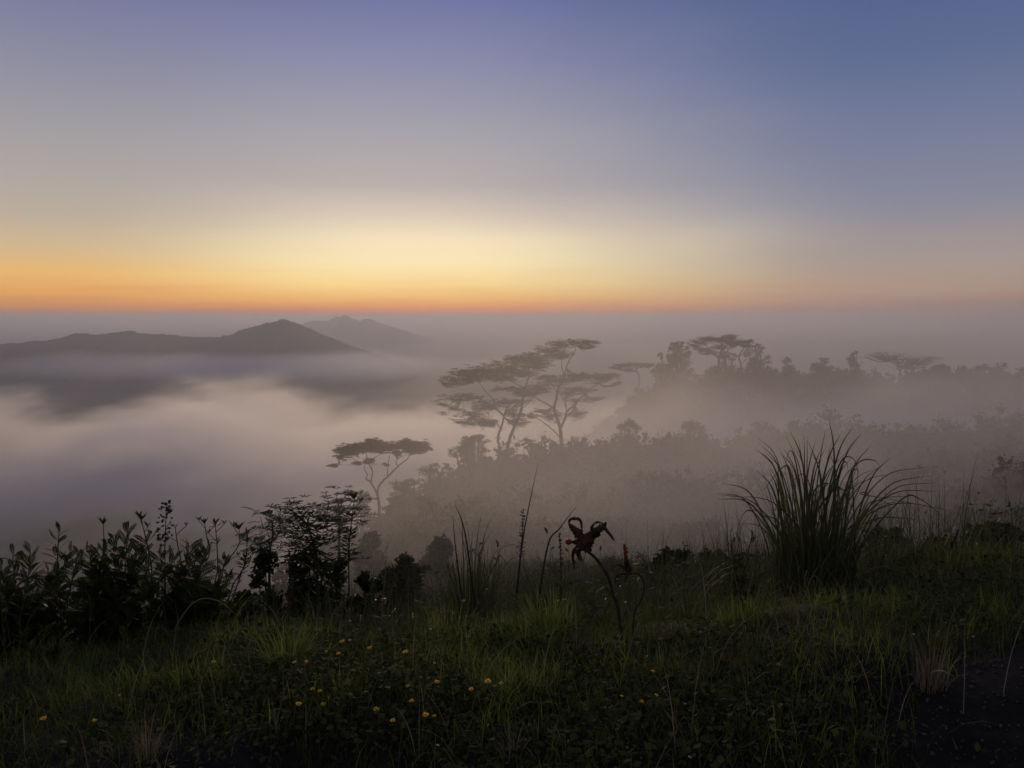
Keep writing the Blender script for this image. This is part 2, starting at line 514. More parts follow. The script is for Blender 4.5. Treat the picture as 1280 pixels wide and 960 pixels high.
FOG_BOUNDS = []
def fog_bank(center, radii, density, nscale, amount, label, color=(.98, .965, .95, 1), g=.5, soft=.6, rot=0, step=1.0, stretch=(1, 1, 2), skew=0, detail=3.0):
    m = bpy.data.materials.new('fog_vapour'); m.use_nodes = True
    t = m.node_tree; t.nodes.clear()
    tcn = N(t, 'ShaderNodeTexCoord')
    ge = N(t, 'ShaderNodeNewGeometry')
    mpn = N(t, 'ShaderNodeMapping'); mpn.inputs['Scale'].default_value = stretch
    mpn.inputs['Location'].default_value = (center[0] * .37, 13.0, 5.0)
    mpn.inputs['Rotation'].default_value = (0, skew, 0)
    link(t, ge.outputs['Position'], mpn.inputs['Vector'])
    nzz = N(t, 'ShaderNodeTexNoise'); nzz.inputs['Scale'].default_value = nscale; nzz.inputs['Detail'].default_value = detail; nzz.inputs['Roughness'].default_value = .62
    link(t, mpn.outputs[0], nzz.inputs['Vector'])
    nn = mathn(t, 'SUBTRACT', nzz.outputs[0], .5)
    ln = N(t, 'ShaderNodeVectorMath', operation='LENGTH'); link(t, tcn.outputs['Object'], ln.inputs[0])
    r = mathn(t, 'ADD', ln.outputs['Value'], mathn(t, 'MULTIPLY', nn, amount))
    s = smoothstep(t, r, 1.0 - amount * .25, 1.0 - soft - amount * .25)
    edge = smoothstep(t, ln.outputs['Value'], 1.0, .9)
    d = mathn(t, 'MULTIPLY', mathn(t, 'MULTIPLY', s, edge), density)
    v = N(t, 'ShaderNodeVolumePrincipled')
    link(t, d, v.inputs['Density'])
    v.inputs['Color'].default_value = color
    v.inputs['Anisotropy'].default_value = g
    out = N(t, 'ShaderNodeOutputMaterial'); link(t, v.outputs[0], out.inputs['Volume'])
    try:
        m.cycles.volume_step_rate = step
    except Exception:
        pass
    # closed unit ball, scaled into a flat lens of fog
    mb = MB(); nu, nv = 24, 12
    V = [(0, 0, 1), (0, 0, -1)]
    for j in range(1, nv):
        ph = math.pi * j / nv
        for i in range(nu):
            th = 2 * math.pi * i / nu
            V.append((math.sin(ph) * math.cos(th), math.sin(ph) * math.sin(th), math.cos(ph)))
    I = lambda j, i: 2 + (j - 1) * nu + i % nu
    mb.add(V, [(I(j, i), I(j + 1, i), I(j + 1, i + 1), I(j, i + 1)) for j in range(1, nv - 1) for i in range(nu)])
    mb.f3.append(np.array([(0, I(1, i), I(1, i + 1)) for i in range(nu)] + [(1, I(nv - 1, i + 1), I(nv - 1, i)) for i in range(nu)], np.int64))
    o = mb.build('fog_bank', m)
    o.location = center; o.scale = radii; o.rotation_euler = (0, 0, rot)
    tag(o, label, None, None, 'stuff')
    return o
fog_bank((-190, 640, -112), (720, 350, 80), .020, .0075, 1.6, 'thick pale fog bank filling the valley', step=.28, detail=6, soft=.4, stretch=(1, .6, 3.2), skew=.25)
fog_bank((-130, 430, -62), (330, 190, 46), .011, .013, 2.0, 'torn wisps of fog lifting off the valley bank', step=.3, detail=6, soft=.5, stretch=(1, .6, 3), skew=.3)
fog_bank((-40, 225, -70), (150, 90, 46), .010, .016, 1.7, 'drifting fog below the lone umbrella tree', step=.5, soft=.6, skew=.3)
fog_bank((60, 104, -10), (185, 66, 32), .0098, .016, 1.1, 'mist drifting in front of the umbrella trees', step=.5)
fog_bank((85, 222, -36), (195, 74, 32), .030, .014, 1.1, 'pale mist in front of the rear ridge', step=.5)
fog_bank((300, 430, -8), (210, 90, 60), .009, .012, 1.7, 'thin mist blowing up over the ridge', step=.5, soft=.8, skew=.3)
fog_bank((16, 56, -11), (66, 42, 16), .0075, .05, 1.2, 'thin mist over the near slope', step=.6)
fog_bank((4, 25, -5), (34, 19.8, 7), .021, .10, 1.1, 'wisps of mist just beyond the bank', step=.6)
fog_bank((-2600, 8300, -520), (4800, 1800, 235), .0010, .0009, 1.0, 'low mist at the foot of the hills', step=.4, color=(.92, .95, 1, 1))
fog_bank((-110, 390, -60), (270, 150, 34), .012, .03, 2.4, 'ragged scraps of fog on top of the valley bank', step=.25, soft=.45, stretch=(1, .6, 2.4), skew=.35, detail=5)

# ------------------------------------------------------------------ trees
def sprays(mb, centers, radii, per, size, flat=.5):
    """leaf faces gathered in small sprays round the given centres"""
    n = len(centers)
    c = np.repeat(centers, per, 0); r = np.repeat(radii, per, 0)
    p = c + rng.normal(size=c.shape) * r * .5
    ax = rand_dirs(len(p)); ax[:, 2] *= flat; ax = unit(ax)
    up = rand_dirs(len(p)) * .7 + np.array([0, 0, 1.0]) * (1.2 if flat < .6 else .4)
    sc = size * rng.uniform(.6, 1.4, (len(p), 1)) * np.array([[.55, 1.0, 1.0]])
    scatter(mb, QUAD_V, QUAD_F, frames(ax, up), p, sc)

def umbrella_tree(Y, limbs, pads, label, group, leaf=.5, dens=1.0, thick=1.0, org=(0, 0, 1.0), seed=0, pads_up=0):
    """limbs: (pixel polyline, base width px, tip width px); pads: (cx, cy, rx, ry, tilt px) in crop units"""
    ox, oy, sc = org
    P = lambda x, y, d=0: at(ox + x / sc, oy + y / sc, Y + d)
    r_ = np.random.default_rng(seed)
    m = Y / FPX / sc
    b = limbs[0][0][0]
    base = P(*b); base[2] = min(base[2], hz(base[0], base[1]) + .3) - .3
    root = empty('umbrella_tree', base, label, 'tree', group)
    ends = []; owner = []; limb_mb = []
    dz = {}
    for li, (pl, w0, w1) in enumerate(limbs):
        off = 0 if li == 0 else r_.uniform(-1, 1) * 90 * m
        pts = []
        for i, q in enumerate(pl):
            d0 = dz.get(q, None)
            if d0 is None:
                d0 = off * (i / max(1, len(pl) - 1)) + dz.get(pl[0], 0)
                dz[q] = d0
            pts.append(P(q[0], q[1], d0))
        if li == 0:
            pts = [base] + pts[1:] if abs(pts[0][2] - base[2]) < 1.5 else [base] + pts
        pts = spline(pts, 6)
        k = len(pts)
        pts[1:-1] += r_.normal(size=(k - 2, 3)) * 1.2 * m
        mb = MB(); mb.tube(pts, np.linspace(w0, w1, k) * .5 * m * thick, 6)
        limb_mb.append(mb)
        for q in (len(pts) // 2, 3 * len(pts) // 4, -1):
            ends.append(pts[q]); owner.append(li)
    ends = np.array(ends)
    cr = MB()
    for (cx, cyp, rx, ry, tilt) in pads:
        dn = r_.uniform(-.35, .35) * rx * m
        c = P(cx, cyp, dn); rx *= 1.12; ry *= 1.05
        nsp = max(6, int(rx * ry / 36 * dens))
        u = r_.normal(size=(nsp, 3)); u /= np.linalg.norm(u, axis=1)[:, None]
        u *= r_.uniform(0, 1.22, (nsp, 1)) ** .6
        wob = r_.uniform(0, 6.28, 2)
        u[:, 2] = np.abs(u[:, 2]) * 1.0 + r_.normal(size=nsp) * .28 - .4 * (1 - np.hypot(u[:, 0], u[:, 1]) * .4)
        q = c + np.stack([u[:, 0] * rx, u[:, 1] * rx * .8, u[:, 2] * ry * .9 - u[:, 0] * tilt + ry * .35 * np.sin(u[:, 0] * 5 + wob[0]) * np.cos(u[:, 1] * 4 + wob[1])], -1) * m
        rad = np.stack([r_.uniform(8, 30, nsp), r_.uniform(8, 30, nsp), r_.uniform(1.6, 4.5, nsp)], -1) * m * (1 if sc > 3 else .5)
        sprays(cr, q, rad, 30, leaf * .42, .4)
        # ribs of the pad: twigs from the nearest limb out to the sprays
        j = np.argmin(np.linalg.norm(ends - c, axis=1))
        for s in range(min(16, nsp)):
            a, e = ends[j], q[s]
            if np.linalg.norm(e - a) > 3.2 * rx * m: continue
            mid = a * .5 + e * .5 + np.array([0, 0, -.12 * np.linalg.norm(e - a)])
            limb_mb[owner[j]].tube(spline([a, mid, e], 4), np.linspace(2.6, 1.1, 9) * .5 * m * thick * (1 if sc > 3 else .6), 4)
    for mbx, nm, mt in [(cr, 'crown', 'tree_leaf')] + [(q, 'limb' if i else 'trunk', 'bark') for i, q in enumerate(limb_mb)]:
        o = mbx.build(nm, MT[mt], None, mt == 'bark'); o.parent = root; o.location = -np.array(root.location)
    return root

def bushy_tree(px, top, wpx, hpx, Y, label, group='trees in the misty forest', name='forest_tree', lobes=15, leaf=None, dens=1.0, seed=0, per=26, mat='tree_leaf'):
    """crown centred at px, its top at pixel row top, wpx wide and hpx tall, rising from the ground at depth Y"""
    r_ = np.random.default_rng(seed + int(px * 7 + top))
    m = Y / FPX
    c = at(px, top + hpx / 2, Y)
    g = hz(c[0], c[1])
    if name == 'slope_shrub':          # leafy right down to the ground
        zt = c[2] + hpx / 2 * m
        bot = min(g, zt - hpx * m) - .1
        c[2] = (zt + bot) / 2; hpx = (zt - bot) / m
    base = np.array([c[0], c[1], min(g, c[2] - hpx * .5 * m) - .2])
    root = empty(name, base, label, 'tree' if 'tree' in name else 'shrub', group)
    leaf = leaf or max(.10, 1.45 * m)
    cr = MB(); tr = MB()
    hw, hh = wpx / 2 * m, hpx / 2 * m
    L = []
    for i in range(lobes):
        t = r_.uniform(-.8, .85)
        w = math.sqrt(max(.05, 1 - t * t)) * r_.uniform(.25, .8)
        a = r_.uniform(0, 2 * math.pi)
        L.append((c + np.array([math.cos(a) * w * hw, math.sin(a) * w * hw, t * hh]), r_.uniform(.16, .36)))
    L.append((c + np.array([r_.normal() * .2 * hw, 0, hh * .75]), .22)); L.append((c, .5))
    for lc, lr in L:
        ns = max(4, int(22 * dens * (lr / .36) ** 2))
        u = r_.normal(size=(ns, 3)); u /= np.linalg.norm(u, axis=1)[:, None]
        u *= r_.uniform(.5, 1.05, (ns, 1))
        q = lc + u * np.array([hw, hw, hh * .8]) * lr
        sprays(cr, q, np.full((ns, 3), max(.2 * lr * (hw + hh), leaf * .9)) * np.array([1, 1, .7]), per, leaf, .7)
        tr.tube(spline([base + (c - base) * .35, (base + lc) / 2 + r_.normal(size=3) * .1 * hw, lc], 4), np.linspace(.07, .02, 9) * hw, 4)
    tr.tube(spline([base - np.array([0, 0, .3]), base + (c - base) * .4, c], 4), np.linspace(.11, .05, 9) * hw, 6)
    for mbx, nm, mt in ((tr, 'trunk', 'bark'), (cr, 'crown', mat)):
        o = mbx.build(nm, MT[mt]); o.parent = root; o.location = -np.array(root.location)
    return root

UG = 'umbrella trees on the misty slope'
# lone tree low on the left flank of the slope
umbrella_tree(100, [
    ([(540, 960), (548, 840), (545, 740), (530, 650), (512, 610)], 40, 26),
    ([(512, 610), (470, 540), (445, 520), (420, 500)], 22, 12), ([(530, 650), (538, 600), (560, 550), (620, 490), (670, 440), (720, 390), (800, 330), (825, 290)], 24, 7),
    ([(720, 390), (703, 360), (712, 325), (770, 295), (850, 270)], 9, 5), ([(620, 490), (628, 400), (632, 350), (650, 250)], 9, 5),
    ([(470, 540), (483, 470), (480, 430), (440, 340), (425, 260)], 15, 7), ([(420, 500), (437, 470), (412, 420), (415, 380), (400, 320)], 10, 6),
    ([(480, 430), (490, 330), (545, 285), (600, 240)], 8, 4), ([(440, 340), (380, 360), (320, 330), (270, 270)], 6, 4), ([(380, 360), (300, 378), (200, 375), (130, 385)], 4, 2)],
    [(250, 255, 105, 60, 18), (340, 225, 95, 55, 0), (500, 190, 95, 58, 0), (560, 235, 95, 42, 0), (440, 215, 80, 52, 0), (660, 205, 100, 34, 0), (800, 200, 105, 55, 0), (890, 215, 110, 60, -14), (960, 235, 60, 35, -10),
     (455, 345, 45, 32, 0), (120, 386, 52, 16, 0), (340, 365, 45, 15, 0), (610, 375, 18, 18, 0), (180, 310, 45, 22, 20), (705, 270, 40, 30, 0)],
    'lone flat-topped tree with a forked bare trunk standing apart in fog', UG, leaf=.34, dens=1.0, org=(400, 530, 7.3875), seed=1)
# three large trees in the middle of the slope (traced in one crop)
O3 = (520, 410, 4.571)
umbrella_tree(150, [
    ([(838, 700), (830, 640), (825, 580), (805, 510), (790, 460), (800, 410), (806, 365)], 27, 12),
    ([(806, 365), (825, 320), (848, 278), (858, 230), (880, 180), (905, 140), (915, 100)], 11, 3), ([(825, 580), (850, 520), (862, 478), (905, 440), (945, 395), (985, 355), (1040, 318)], 15, 4),
    ([(790, 460), (745, 432), (700, 408), (665, 385), (630, 350)], 11, 4), ([(830, 640), (800, 600), (755, 560), (710, 525), (670, 510)], 9, 4),
    ([(862, 478), (850, 430), (830, 385), (815, 350)], 6, 3), ([(848, 278), (835, 230), (830, 185), (800, 165)], 6, 2), ([(862, 478), (855, 400), (880, 360)], 5, 2), ([(806, 365), (775, 325), (740, 295)], 6, 3)],
    [(900, 84, 120, 24, 0), (985, 82, 62, 13, 4), (820, 100, 70, 18, 8), (770, 130, 85, 26, 6), (820, 160, 75, 22, 0), (990, 112, 45, 12, -14),
     (1010, 275, 110, 22, 0), (1090, 285, 75, 22, -14), (920, 285, 90, 26, 0), (820, 300, 95, 22, 0), (750, 285, 60, 16, 0), (1140, 320, 40, 12, -12),
     (700, 345, 85, 30, 0), (665, 375, 55, 20, 0), (930, 355, 95, 20, 0), (870, 375, 50, 14, 0), (1010, 410, 70, 13, -8), (910, 415, 40, 10, 0),
     (920, 495, 62, 24, -14), (740, 480, 80, 18, 6), (650, 500, 55, 16, 0), (770, 510, 55, 22, 0)],
    'tallest flat-topped tree, its highest tier stretching right over the mist', UG, leaf=.42, dens=1.25, org=O3, seed=2)
umbrella_tree(146, [
    ([(520, 715), (535, 640), (562, 565), (585, 510), (602, 465), (612, 400), (622, 340)], 23, 10),
    ([(622, 340), (645, 285), (660, 245), (690, 205)], 8, 3), ([(562, 565), (520, 525), (475, 480), (440, 450)], 9, 4), ([(622, 340), (570, 320), (520, 292), (470, 262)], 7, 3),
    ([(440, 450), (445, 412), (410, 375), (370, 325), (345, 295)], 8, 3), ([(602, 465), (650, 420), (670, 380)], 5, 2), ([(612, 400), (585, 360), (555, 330)], 5, 2)],
    [(210, 300, 62, 34, 14), (175, 325, 32, 20, 16), (290, 268, 95, 36, 8), (370, 262, 110, 42, 6), (460, 250, 110, 46, 10), (545, 228, 100, 46, 14), (620, 185, 95, 40, 6), (690, 172, 85, 38, 6), (570, 170, 50, 12, 4),
     (700, 215, 70, 34, 0), (600, 260, 90, 24, 0), (480, 290, 80, 22, 0), (320, 300, 70, 18, 0), (540, 350, 95, 16, 0), (610, 375, 60, 24, 0)],
    'broad flat-topped tree whose long upper tier slopes down to the left', UG, leaf=.42, dens=1.25, org=O3, seed=3)
umbrella_tree(152, [
    ([(478, 700), (468, 630), (485, 570), (505, 500), (520, 455)], 18, 9),
    ([(485, 570), (450, 540), (400, 520), (340, 500)], 6, 2), ([(505, 500), (470, 470), (420, 440), (360, 400)], 7, 3), ([(505, 500), (550, 450), (600, 430)], 6, 2), ([(360, 400), (300, 395), (220, 410)], 4, 2)],
    [(300, 392, 90, 18, 6), (220, 405, 75, 22, 10), (150, 435, 40, 14, 14), (215, 462, 72, 15, 22), (160, 488, 28, 10, 14), (430, 440, 95, 30, 4), (520, 420, 80, 20, 0), (370, 460, 45, 20, 0), (590, 420, 55, 14, 0),
     (320, 495, 90, 22, 0), (270, 540, 70, 20, 10), (370, 540, 75, 34, 0), (425, 545, 45, 36, 0), (560, 490, 50, 40, 0), (590, 540, 60, 36, 0)],
    'leftmost flat-topped tree of the big cluster, with low drooping tiers', UG, leaf=.42, dens=1.1, org=O3, seed=4)

# trees along the rear ridge
RG = 'trees along the rear ridge'
OR = (780, 400, 5.818)
umbrella_tree(300, [
    ([(690, 330), (690, 280), (705, 235), (720, 190)], 22, 10), ([(690, 280), (640, 230), (600, 190), (560, 160)], 9, 4), ([(705, 235), (745, 190), (780, 150)], 9, 4), ([(690, 280), (740, 240), (770, 190)], 8, 4), ([(640, 230), (580, 215), (530, 200)], 6, 3)],
    [(600, 140, 70, 20, 0), (680, 145, 75, 20, 0), (540, 165, 55, 16, 14), (500, 185, 35, 12, 14), (770, 125, 48, 20, 0), (740, 155, 60, 22, 0), (570, 215, 65, 16, 0), (610, 240, 70, 22, 0), (700, 200, 60, 20, 0), (790, 180, 45, 24, 0)],
    'domed flat-topped tree rising highest on the rear ridge, sky gaps below', RG, leaf=.62, dens=2.0, org=OR, seed=5)
umbrella_tree(302, [
    ([(850, 330), (835, 270), (850, 235), (880, 195)], 16, 7), ([(835, 270), (870, 240), (900, 205), (905, 175)], 7, 4), ([(850, 330), (890, 280), (895, 230)], 6, 3)],
    [(870, 162, 62, 18, 0), (910, 155, 30, 14, -6), (830, 170, 40, 18, 0), (890, 190, 45, 14, 0)],
    'small leaning flat-topped tree on the ridge beside the domed tree', RG, leaf=.6, dens=2.0, org=OR, seed=6)
umbrella_tree(280, [
    ([(110, 420), (95, 380), (90, 350), (100, 325)], 12, 6), ([(95, 380), (40, 350), (0, 330)], 5, 3), ([(90, 350), (150, 340), (190, 335)], 5, 3)],
    [(60, 322, 90, 14, 0), (140, 332, 70, 16, 0), (-20, 335, 60, 14, 10), (-70, 350, 40, 10, 8), (20, 365, 60, 14, 8), (190, 330, 40, 16, 0)],
    'low wide flat-topped tree between big cluster and rear ridge', RG, leaf=.6, dens=1.6, org=OR, seed=7)
umbrella_tree(300, [
    ([(1125, 470), (1124, 462), (1122, 455), (1118, 449)], 3.4, 1.6), ([(1122, 455), (1135, 450), (1150, 448)], 1.5, .8), ([(1122, 455), (1105, 449), (1095, 446)], 1.5, .8)],
    [(1100, 445, 16, 4.5, 0), (1118, 446, 20, 6, 0), (1135, 450, 18, 5, -1), (1158, 448, 14, 4, 0), (1168, 448, 9, 3, 0), (1145, 452, 18, 4, 0)],
    'wide low flat-topped tree standing alone on the right part of ridge', RG, leaf=.6, dens=11, org=(0, 0, 1.0), seed=8)
for i, (px, top, w, h, lab) in enumerate([
    (851, 424, 34, 34, 'round dense tree left of the domed tree on the ridge'),
    (832, 439, 32, 26, 'low dense tree at the left end of the ridge crowd'),
    (946, 427, 36, 40, 'dense tree with a ragged top right of the leaning ridge tree'),
    (903, 440, 50, 30, 'thick dark tree under the domed tree crown'),
    (985, 447, 26, 20, 'low round tree with a small tuft on top along ridge'),
    (1026, 446, 30, 22, 'rounded ridge tree between the tufted one and the bare bush'),
    (1068, 437, 26, 26, 'sparse upright bush with fan of bare twigs on the ridge'),
    (1180, 456, 44, 20, 'low rounded tree just right of the wide ridge tree'),
    (1228, 456, 50, 20, 'second rounded tree right of the wide ridge tree'),
    (1275, 458, 46, 22, 'ridge tree cut by the right picture edge')]):
    bushy_tree(px, top, w * 1.15, h * 1.7, 300 + 5 * math.sin(i * 2.1), lab, RG, 'ridge_tree', lobes=12, seed=i, dens=.45 if 'sparse' in lab else 1)

for i, (px, top, w, h, Y, lab) in enumerate([
    (785, 520, 46, 64, 135, 'tall narrow misty tree right of the tallest flat-topped tree'),
    (866, 527, 62, 64, 130, 'tall rounded misty tree with shoulders, mid slope'),
    (830, 560, 60, 50, 126, 'broad misty tree between the two tall narrow ones'),
    (905, 570, 60, 50, 124, 'broad low misty tree left of the tall grass clump'),
    (755, 552, 50, 50, 130, 'misty tree at the foot of the tallest flat-topped tree'),
    (700, 562, 50, 42, 112, 'darker bushy tree in front of the tall tree trunks'),
    (625, 556, 60, 46, 138, 'bushy misty tree under the sloping tiers'),
    (592, 542, 64, 48, 142, 'bushy misty tree at the left foot of the big cluster'),
    (550, 578, 70, 44, 128, 'misty tree on the left skyline below the big cluster'),
    (512, 600, 60, 40, 118, 'small misty tree on the skyline right of the lone tree'),
    (650, 588, 70, 50, 115, 'wide misty tree in the middle of the slope'),
    (575, 612, 70, 44, 104, 'wide misty tree low on the slope above tall grass'),
    (955, 525, 50, 40, 150, 'faint flat-crowned tree behind the tall grass clump'),
    (1010, 575, 90, 60, 120, 'faint broad tree behind the tall grass blades'),
    (1120, 560, 110, 60, 125, 'faint broad tree right of the tall grass clump'),
    (1230, 580, 120, 60, 115, 'faint dark tree near the right picture edge'),
    (495, 618, 40, 30, 92, 'small hazy tree beside the lone tree trunk'),
    (452, 612, 26, 34, 96, 'small hazy tree left of the lone tree trunk')]):
    bushy_tree(px, top, w, h, Y, lab, seed=40 + i, lobes=16)

# the rest of the forest: one uncounted mass of crowns on the slope
def woodland():
    mb = MB()
    def mounds(n, y0, y1, rx, rz, lobes, per, leaf, keep):
        y = np.sqrt(rng.uniform(y0 ** 2, y1 ** 2, n)); az = rng.uniform(R(-26), R(39), n)
        x = y * np.tan(az) + rng.uniform(-3, 3, n) * np.clip(10 / y, 0, 1)
        xl = np.interp(y, LY, LX)
        ok = (x > xl - rng.uniform(0, keep, n)) & (x < 330) & (fbm(x / (6 * rx), y / (6 * rx), 2, 8) > rng.uniform(-.75, .1, n))
        x, y = x[ok], y[ok]; n = len(x)
        s = np.exp(rng.normal(size=n) * (.45 if leaf > .15 else .3) - .2) + .8 * np.clip(fbm(x / (5 * rx), y / (5 * rx), 2, 12), 0, 1)
        s = np.clip(s, .4, 1.9 if leaf > .3 and leaf < .5 else 1.5 if leaf > .15 else 1.15) * (.35 + .65 * sst(-6, 14, x - np.interp(y, LY, LX)))
        z = height(x, y)
        c = np.stack([x, y, z + rz * s * .3], -1)
        K = lobes; m_ = per
        u = rand_dirs(n * K); u[:, 2] = np.abs(u[:, 2]) - .2
        u *= rng.uniform(.55, 1.0, (n * K, 1))
        S = np.repeat(s, K)[:, None]
        lc = np.repeat(c, K, 0) + u * S * np.array([rx, rx, rz])
        lr = rng.uniform(.16, .34, (n * K, 1)) * S * np.array([rx, rx, min(rz, rx)])
        # dense twiggy heart of every bunch of foliage
        q = 18 if leaf < .3 else 11
        hc = np.repeat(lc, q, 0); hr = np.repeat(lr, q, 0)
        hv = rand_dirs(len(hc)) * rng.uniform(.1, .72, (len(hc), 1)); hv[:, 2] -= .15
        scatter(mb, QUAD_V, QUAD_F, frames(rand_dirs(len(hc)), rand_dirs(len(hc))), hc + hv * hr, np.minimum(hr.min(axis=1)[:, None] * .7, leaf * 2.3) * rng.uniform(.5, 1.0, (len(hc), 1)))
        v = rand_dirs(n * K * m_) * rng.uniform(.35, 1.0, (n * K * m_, 1))
        p = np.repeat(lc, m_, 0) + v * np.repeat(lr, m_, 0)
        ax = unit(rand_dirs(len(p)) + v * .6)
        sc = leaf * rng.uniform(.5, 1.35, (len(p), 1)) * np.array([[.7, 1, 1]])
        scatter(mb, QUAD_V, QUAD_F, frames(ax, rand_dirs(len(p)) + np.array([0, 0, .6])), p, sc)
    mounds(1700, 170, 345, 4.2, 4.6, 12, 10, .62, 24)
    mounds(330, 286, 318, 5.0, 6.2, 22, 14, .55, 10)
    mounds(700, 108, 172, 3.8, 4.4, 20, 16, .36, 24)
    mounds(420, 68, 112, 3.2, 3.6, 30, 22, .20, 14)
    mounds(330, 40, 72, 2.2, 1.9, 34, 26, .115, 8)
    mounds(650, 18, 44, 1.0, .55, 22, 22, .055, 4)
    mounds(900, 8.0, 20, .5, .24, 18, 20, .028, 2)
    o = mb.build('woodland', MT['tree_leaf'])
    tag(o, 'misty forest canopy covering the slope', None, None, 'stuff')
woodland()
# ------------------------------------------------------------------ near plants: helpers
def fix(o, root):
    o.parent = root
    o.location = -np.array(root.location)
    return o
def strip(mb, pts, w0, w1=0.0, bend=.0, twist=None):
    """a flat tapering blade along pts, with a shallow V fold"""
    P = np.asarray(pts, float); n = len(P)
    T = unit(np.gradient(P, axis=0))
    ref = twist if twist is not None else np.array([.25, -1, .1])
    S = unit(np.cross(T, ref)); Nn = np.cross(S, T)
    t = np.linspace(0, 1, n)
    w = (w0 * (1 - t ** 2.2) + w1 * t)[:, None] * .5
    V = np.stack([P - S * w, P + Nn * w * .35, P + S * w], 1).reshape(-1, 3)
    F = []
    for i in range(n - 1):
        a = 3 * i
        F += [(a, a + 1, a + 4, a + 3), (a + 1, a + 2, a + 5, a + 4)]
    mb.add(V, F)
def frond(pairs=9, leaflet=.16, width=1.0, up=.25):
    """template of a feather leaf, one unit long along y"""
    mb = MB()
    for i in range(pairs):
        t = .12 + .86 * i / (pairs - 1)
        L = leaflet * (1.0 - .45 * abs(t - .55) / .55)
        for s in (-1, 1):
            ax = unit(np.array([s * 1.0, .55 + .5 * t, up]))
            fr = frames(ax[None], np.array([[0, 0, 1.0]]))
            lv = np.array(ROUND_V) * np.array([L * width, L, L])
            scatter(mb, lv, ROUND_F, fr, np.array([[0, t, -.25 * t * t + .1 * t]]), 1.0)
    c = MB()
    V = np.concatenate(mb.v); F = np.concatenate(mb.f3)
    n = len(V)
    q = []
    for i in range(5):
        t = i / 4
        q += [(-.008, t, -.25 * t * t + .1 * t), (.008, t, -.25 * t * t + .1 * t)]
    V = np.vstack([V, q])
    F = np.vstack([F] + [[(n + 2 * i, n + 2 * i + 1, n + 2 * i + 3), (n + 2 * i, n + 2 * i + 3, n + 2 * i + 2)] for i in range(4)])
    return V, F
FR_V, FR_F = frond(9, .23, 1.0)
FF_V, FF_F = frond(14, .20, .5)

def leafy_shrub(Y, base_px, tips, label, fr=.13, per=58, seed=0, cat='shrub', group=None, name='leafy_shrub', mat='shrub_leaf', tmpl=(FR_V, FR_F), spread=.35, start=.25):
    r_ = np.random.default_rng(seed)
    b = at(base_px[0], base_px[1], Y); b[2] = hz(b[0], b[1]) - .03
    root = empty(name, b, label, cat, group)
    st = MB(); cr = MB()
    if name == 'leafy_shrub':
        tips = list(tips) + [((tips[i][0] + tips[j][0]) / 2 + r_.normal() * 14, (tips[i][1] + tips[j][1]) / 2 + r_.uniform(-4, 38)) for i, j in r_.integers(0, len(tips), (20, 2))]
    for (tx, ty) in tips:
        dy = r_.uniform(-.5, .5) * spread * 2
        t = at(tx, ty, Y + dy)
        b0 = b + np.array([r_.normal() * .06, r_.normal() * .06, 0])
        mid = b0 * .45 + t * .55 + np.array([r_.normal() * .05, r_.normal() * .05, -.04])
        pts = spline([b0, b0 * .8 + mid * .2 + np.array([0, 0, .03]), mid, t], 8)
        st.tube(pts, np.linspace(.011, .003, len(pts)) * (Y / 5), 5)
        k = len(pts)
        for j in range(per):
            u = start + (1 - start) * (j + r_.uniform(0, 1)) / per
            i = min(k - 2, int(u * (k - 1))); f = u * (k - 1) - i
            p = pts[i] * (1 - f) + pts[i + 1] * f
            a = j * 2.4 + r_.uniform(-.5, .5)
            out = np.array([math.cos(a), math.sin(a), r_.uniform(-.35, 1.0) + .8 * max(0, u - .7) * 4])
            L = fr * r_.uniform(.7, 1.15) * (1.0 - .35 * max(0, u - .8) * 5)
            scatter(cr, *tmpl, frames(unit(out)[None], np.array([[0, 0, 1.0]]) + r_.normal(size=(1, 3)) * .7), p[None], L)
    fix(st.build('stem', MT['stem'], None, True), root)
    fix(cr.build('foliage', MT[mat]), root)
    return root

# three feather-leaved shrubs at the left edge of the bank
LG = 'dark feather-leaved shrubs at the left'
leafy_shrub(5.2, (30, 850), [(2, 708), (16, 690), (38, 688), (60, 712), (74, 662), (98, 692), (-20, 715), (-50, 735), (20, 740), (75, 735), (50, 762), (-60, 790), (5, 790), (88, 770)],
            'dark leafy shrub at the left picture edge with one tall upright tip', seed=1, group=LG)
leafy_shrub(5.0, (130, 850), [(112, 690), (142, 674), (160, 662), (128, 708), (188, 668), (172, 690), (150, 730), (110, 745), (190, 730), (95, 775), (165, 770), (205, 760)],
            'dark leafy shrub in the middle of three, with sky holes in its leaves', seed=2, group=LG)
leafy_shrub(5.1, (215, 845), [(201, 692), (236, 680), (260, 682), (283, 700), (222, 712), (250, 728), (275, 745), (215, 750), (300, 760), (245, 780), (200, 790)],
            'dark leafy shrub rightmost of three, reaching over to thin sprouts', seed=3, group=LG)

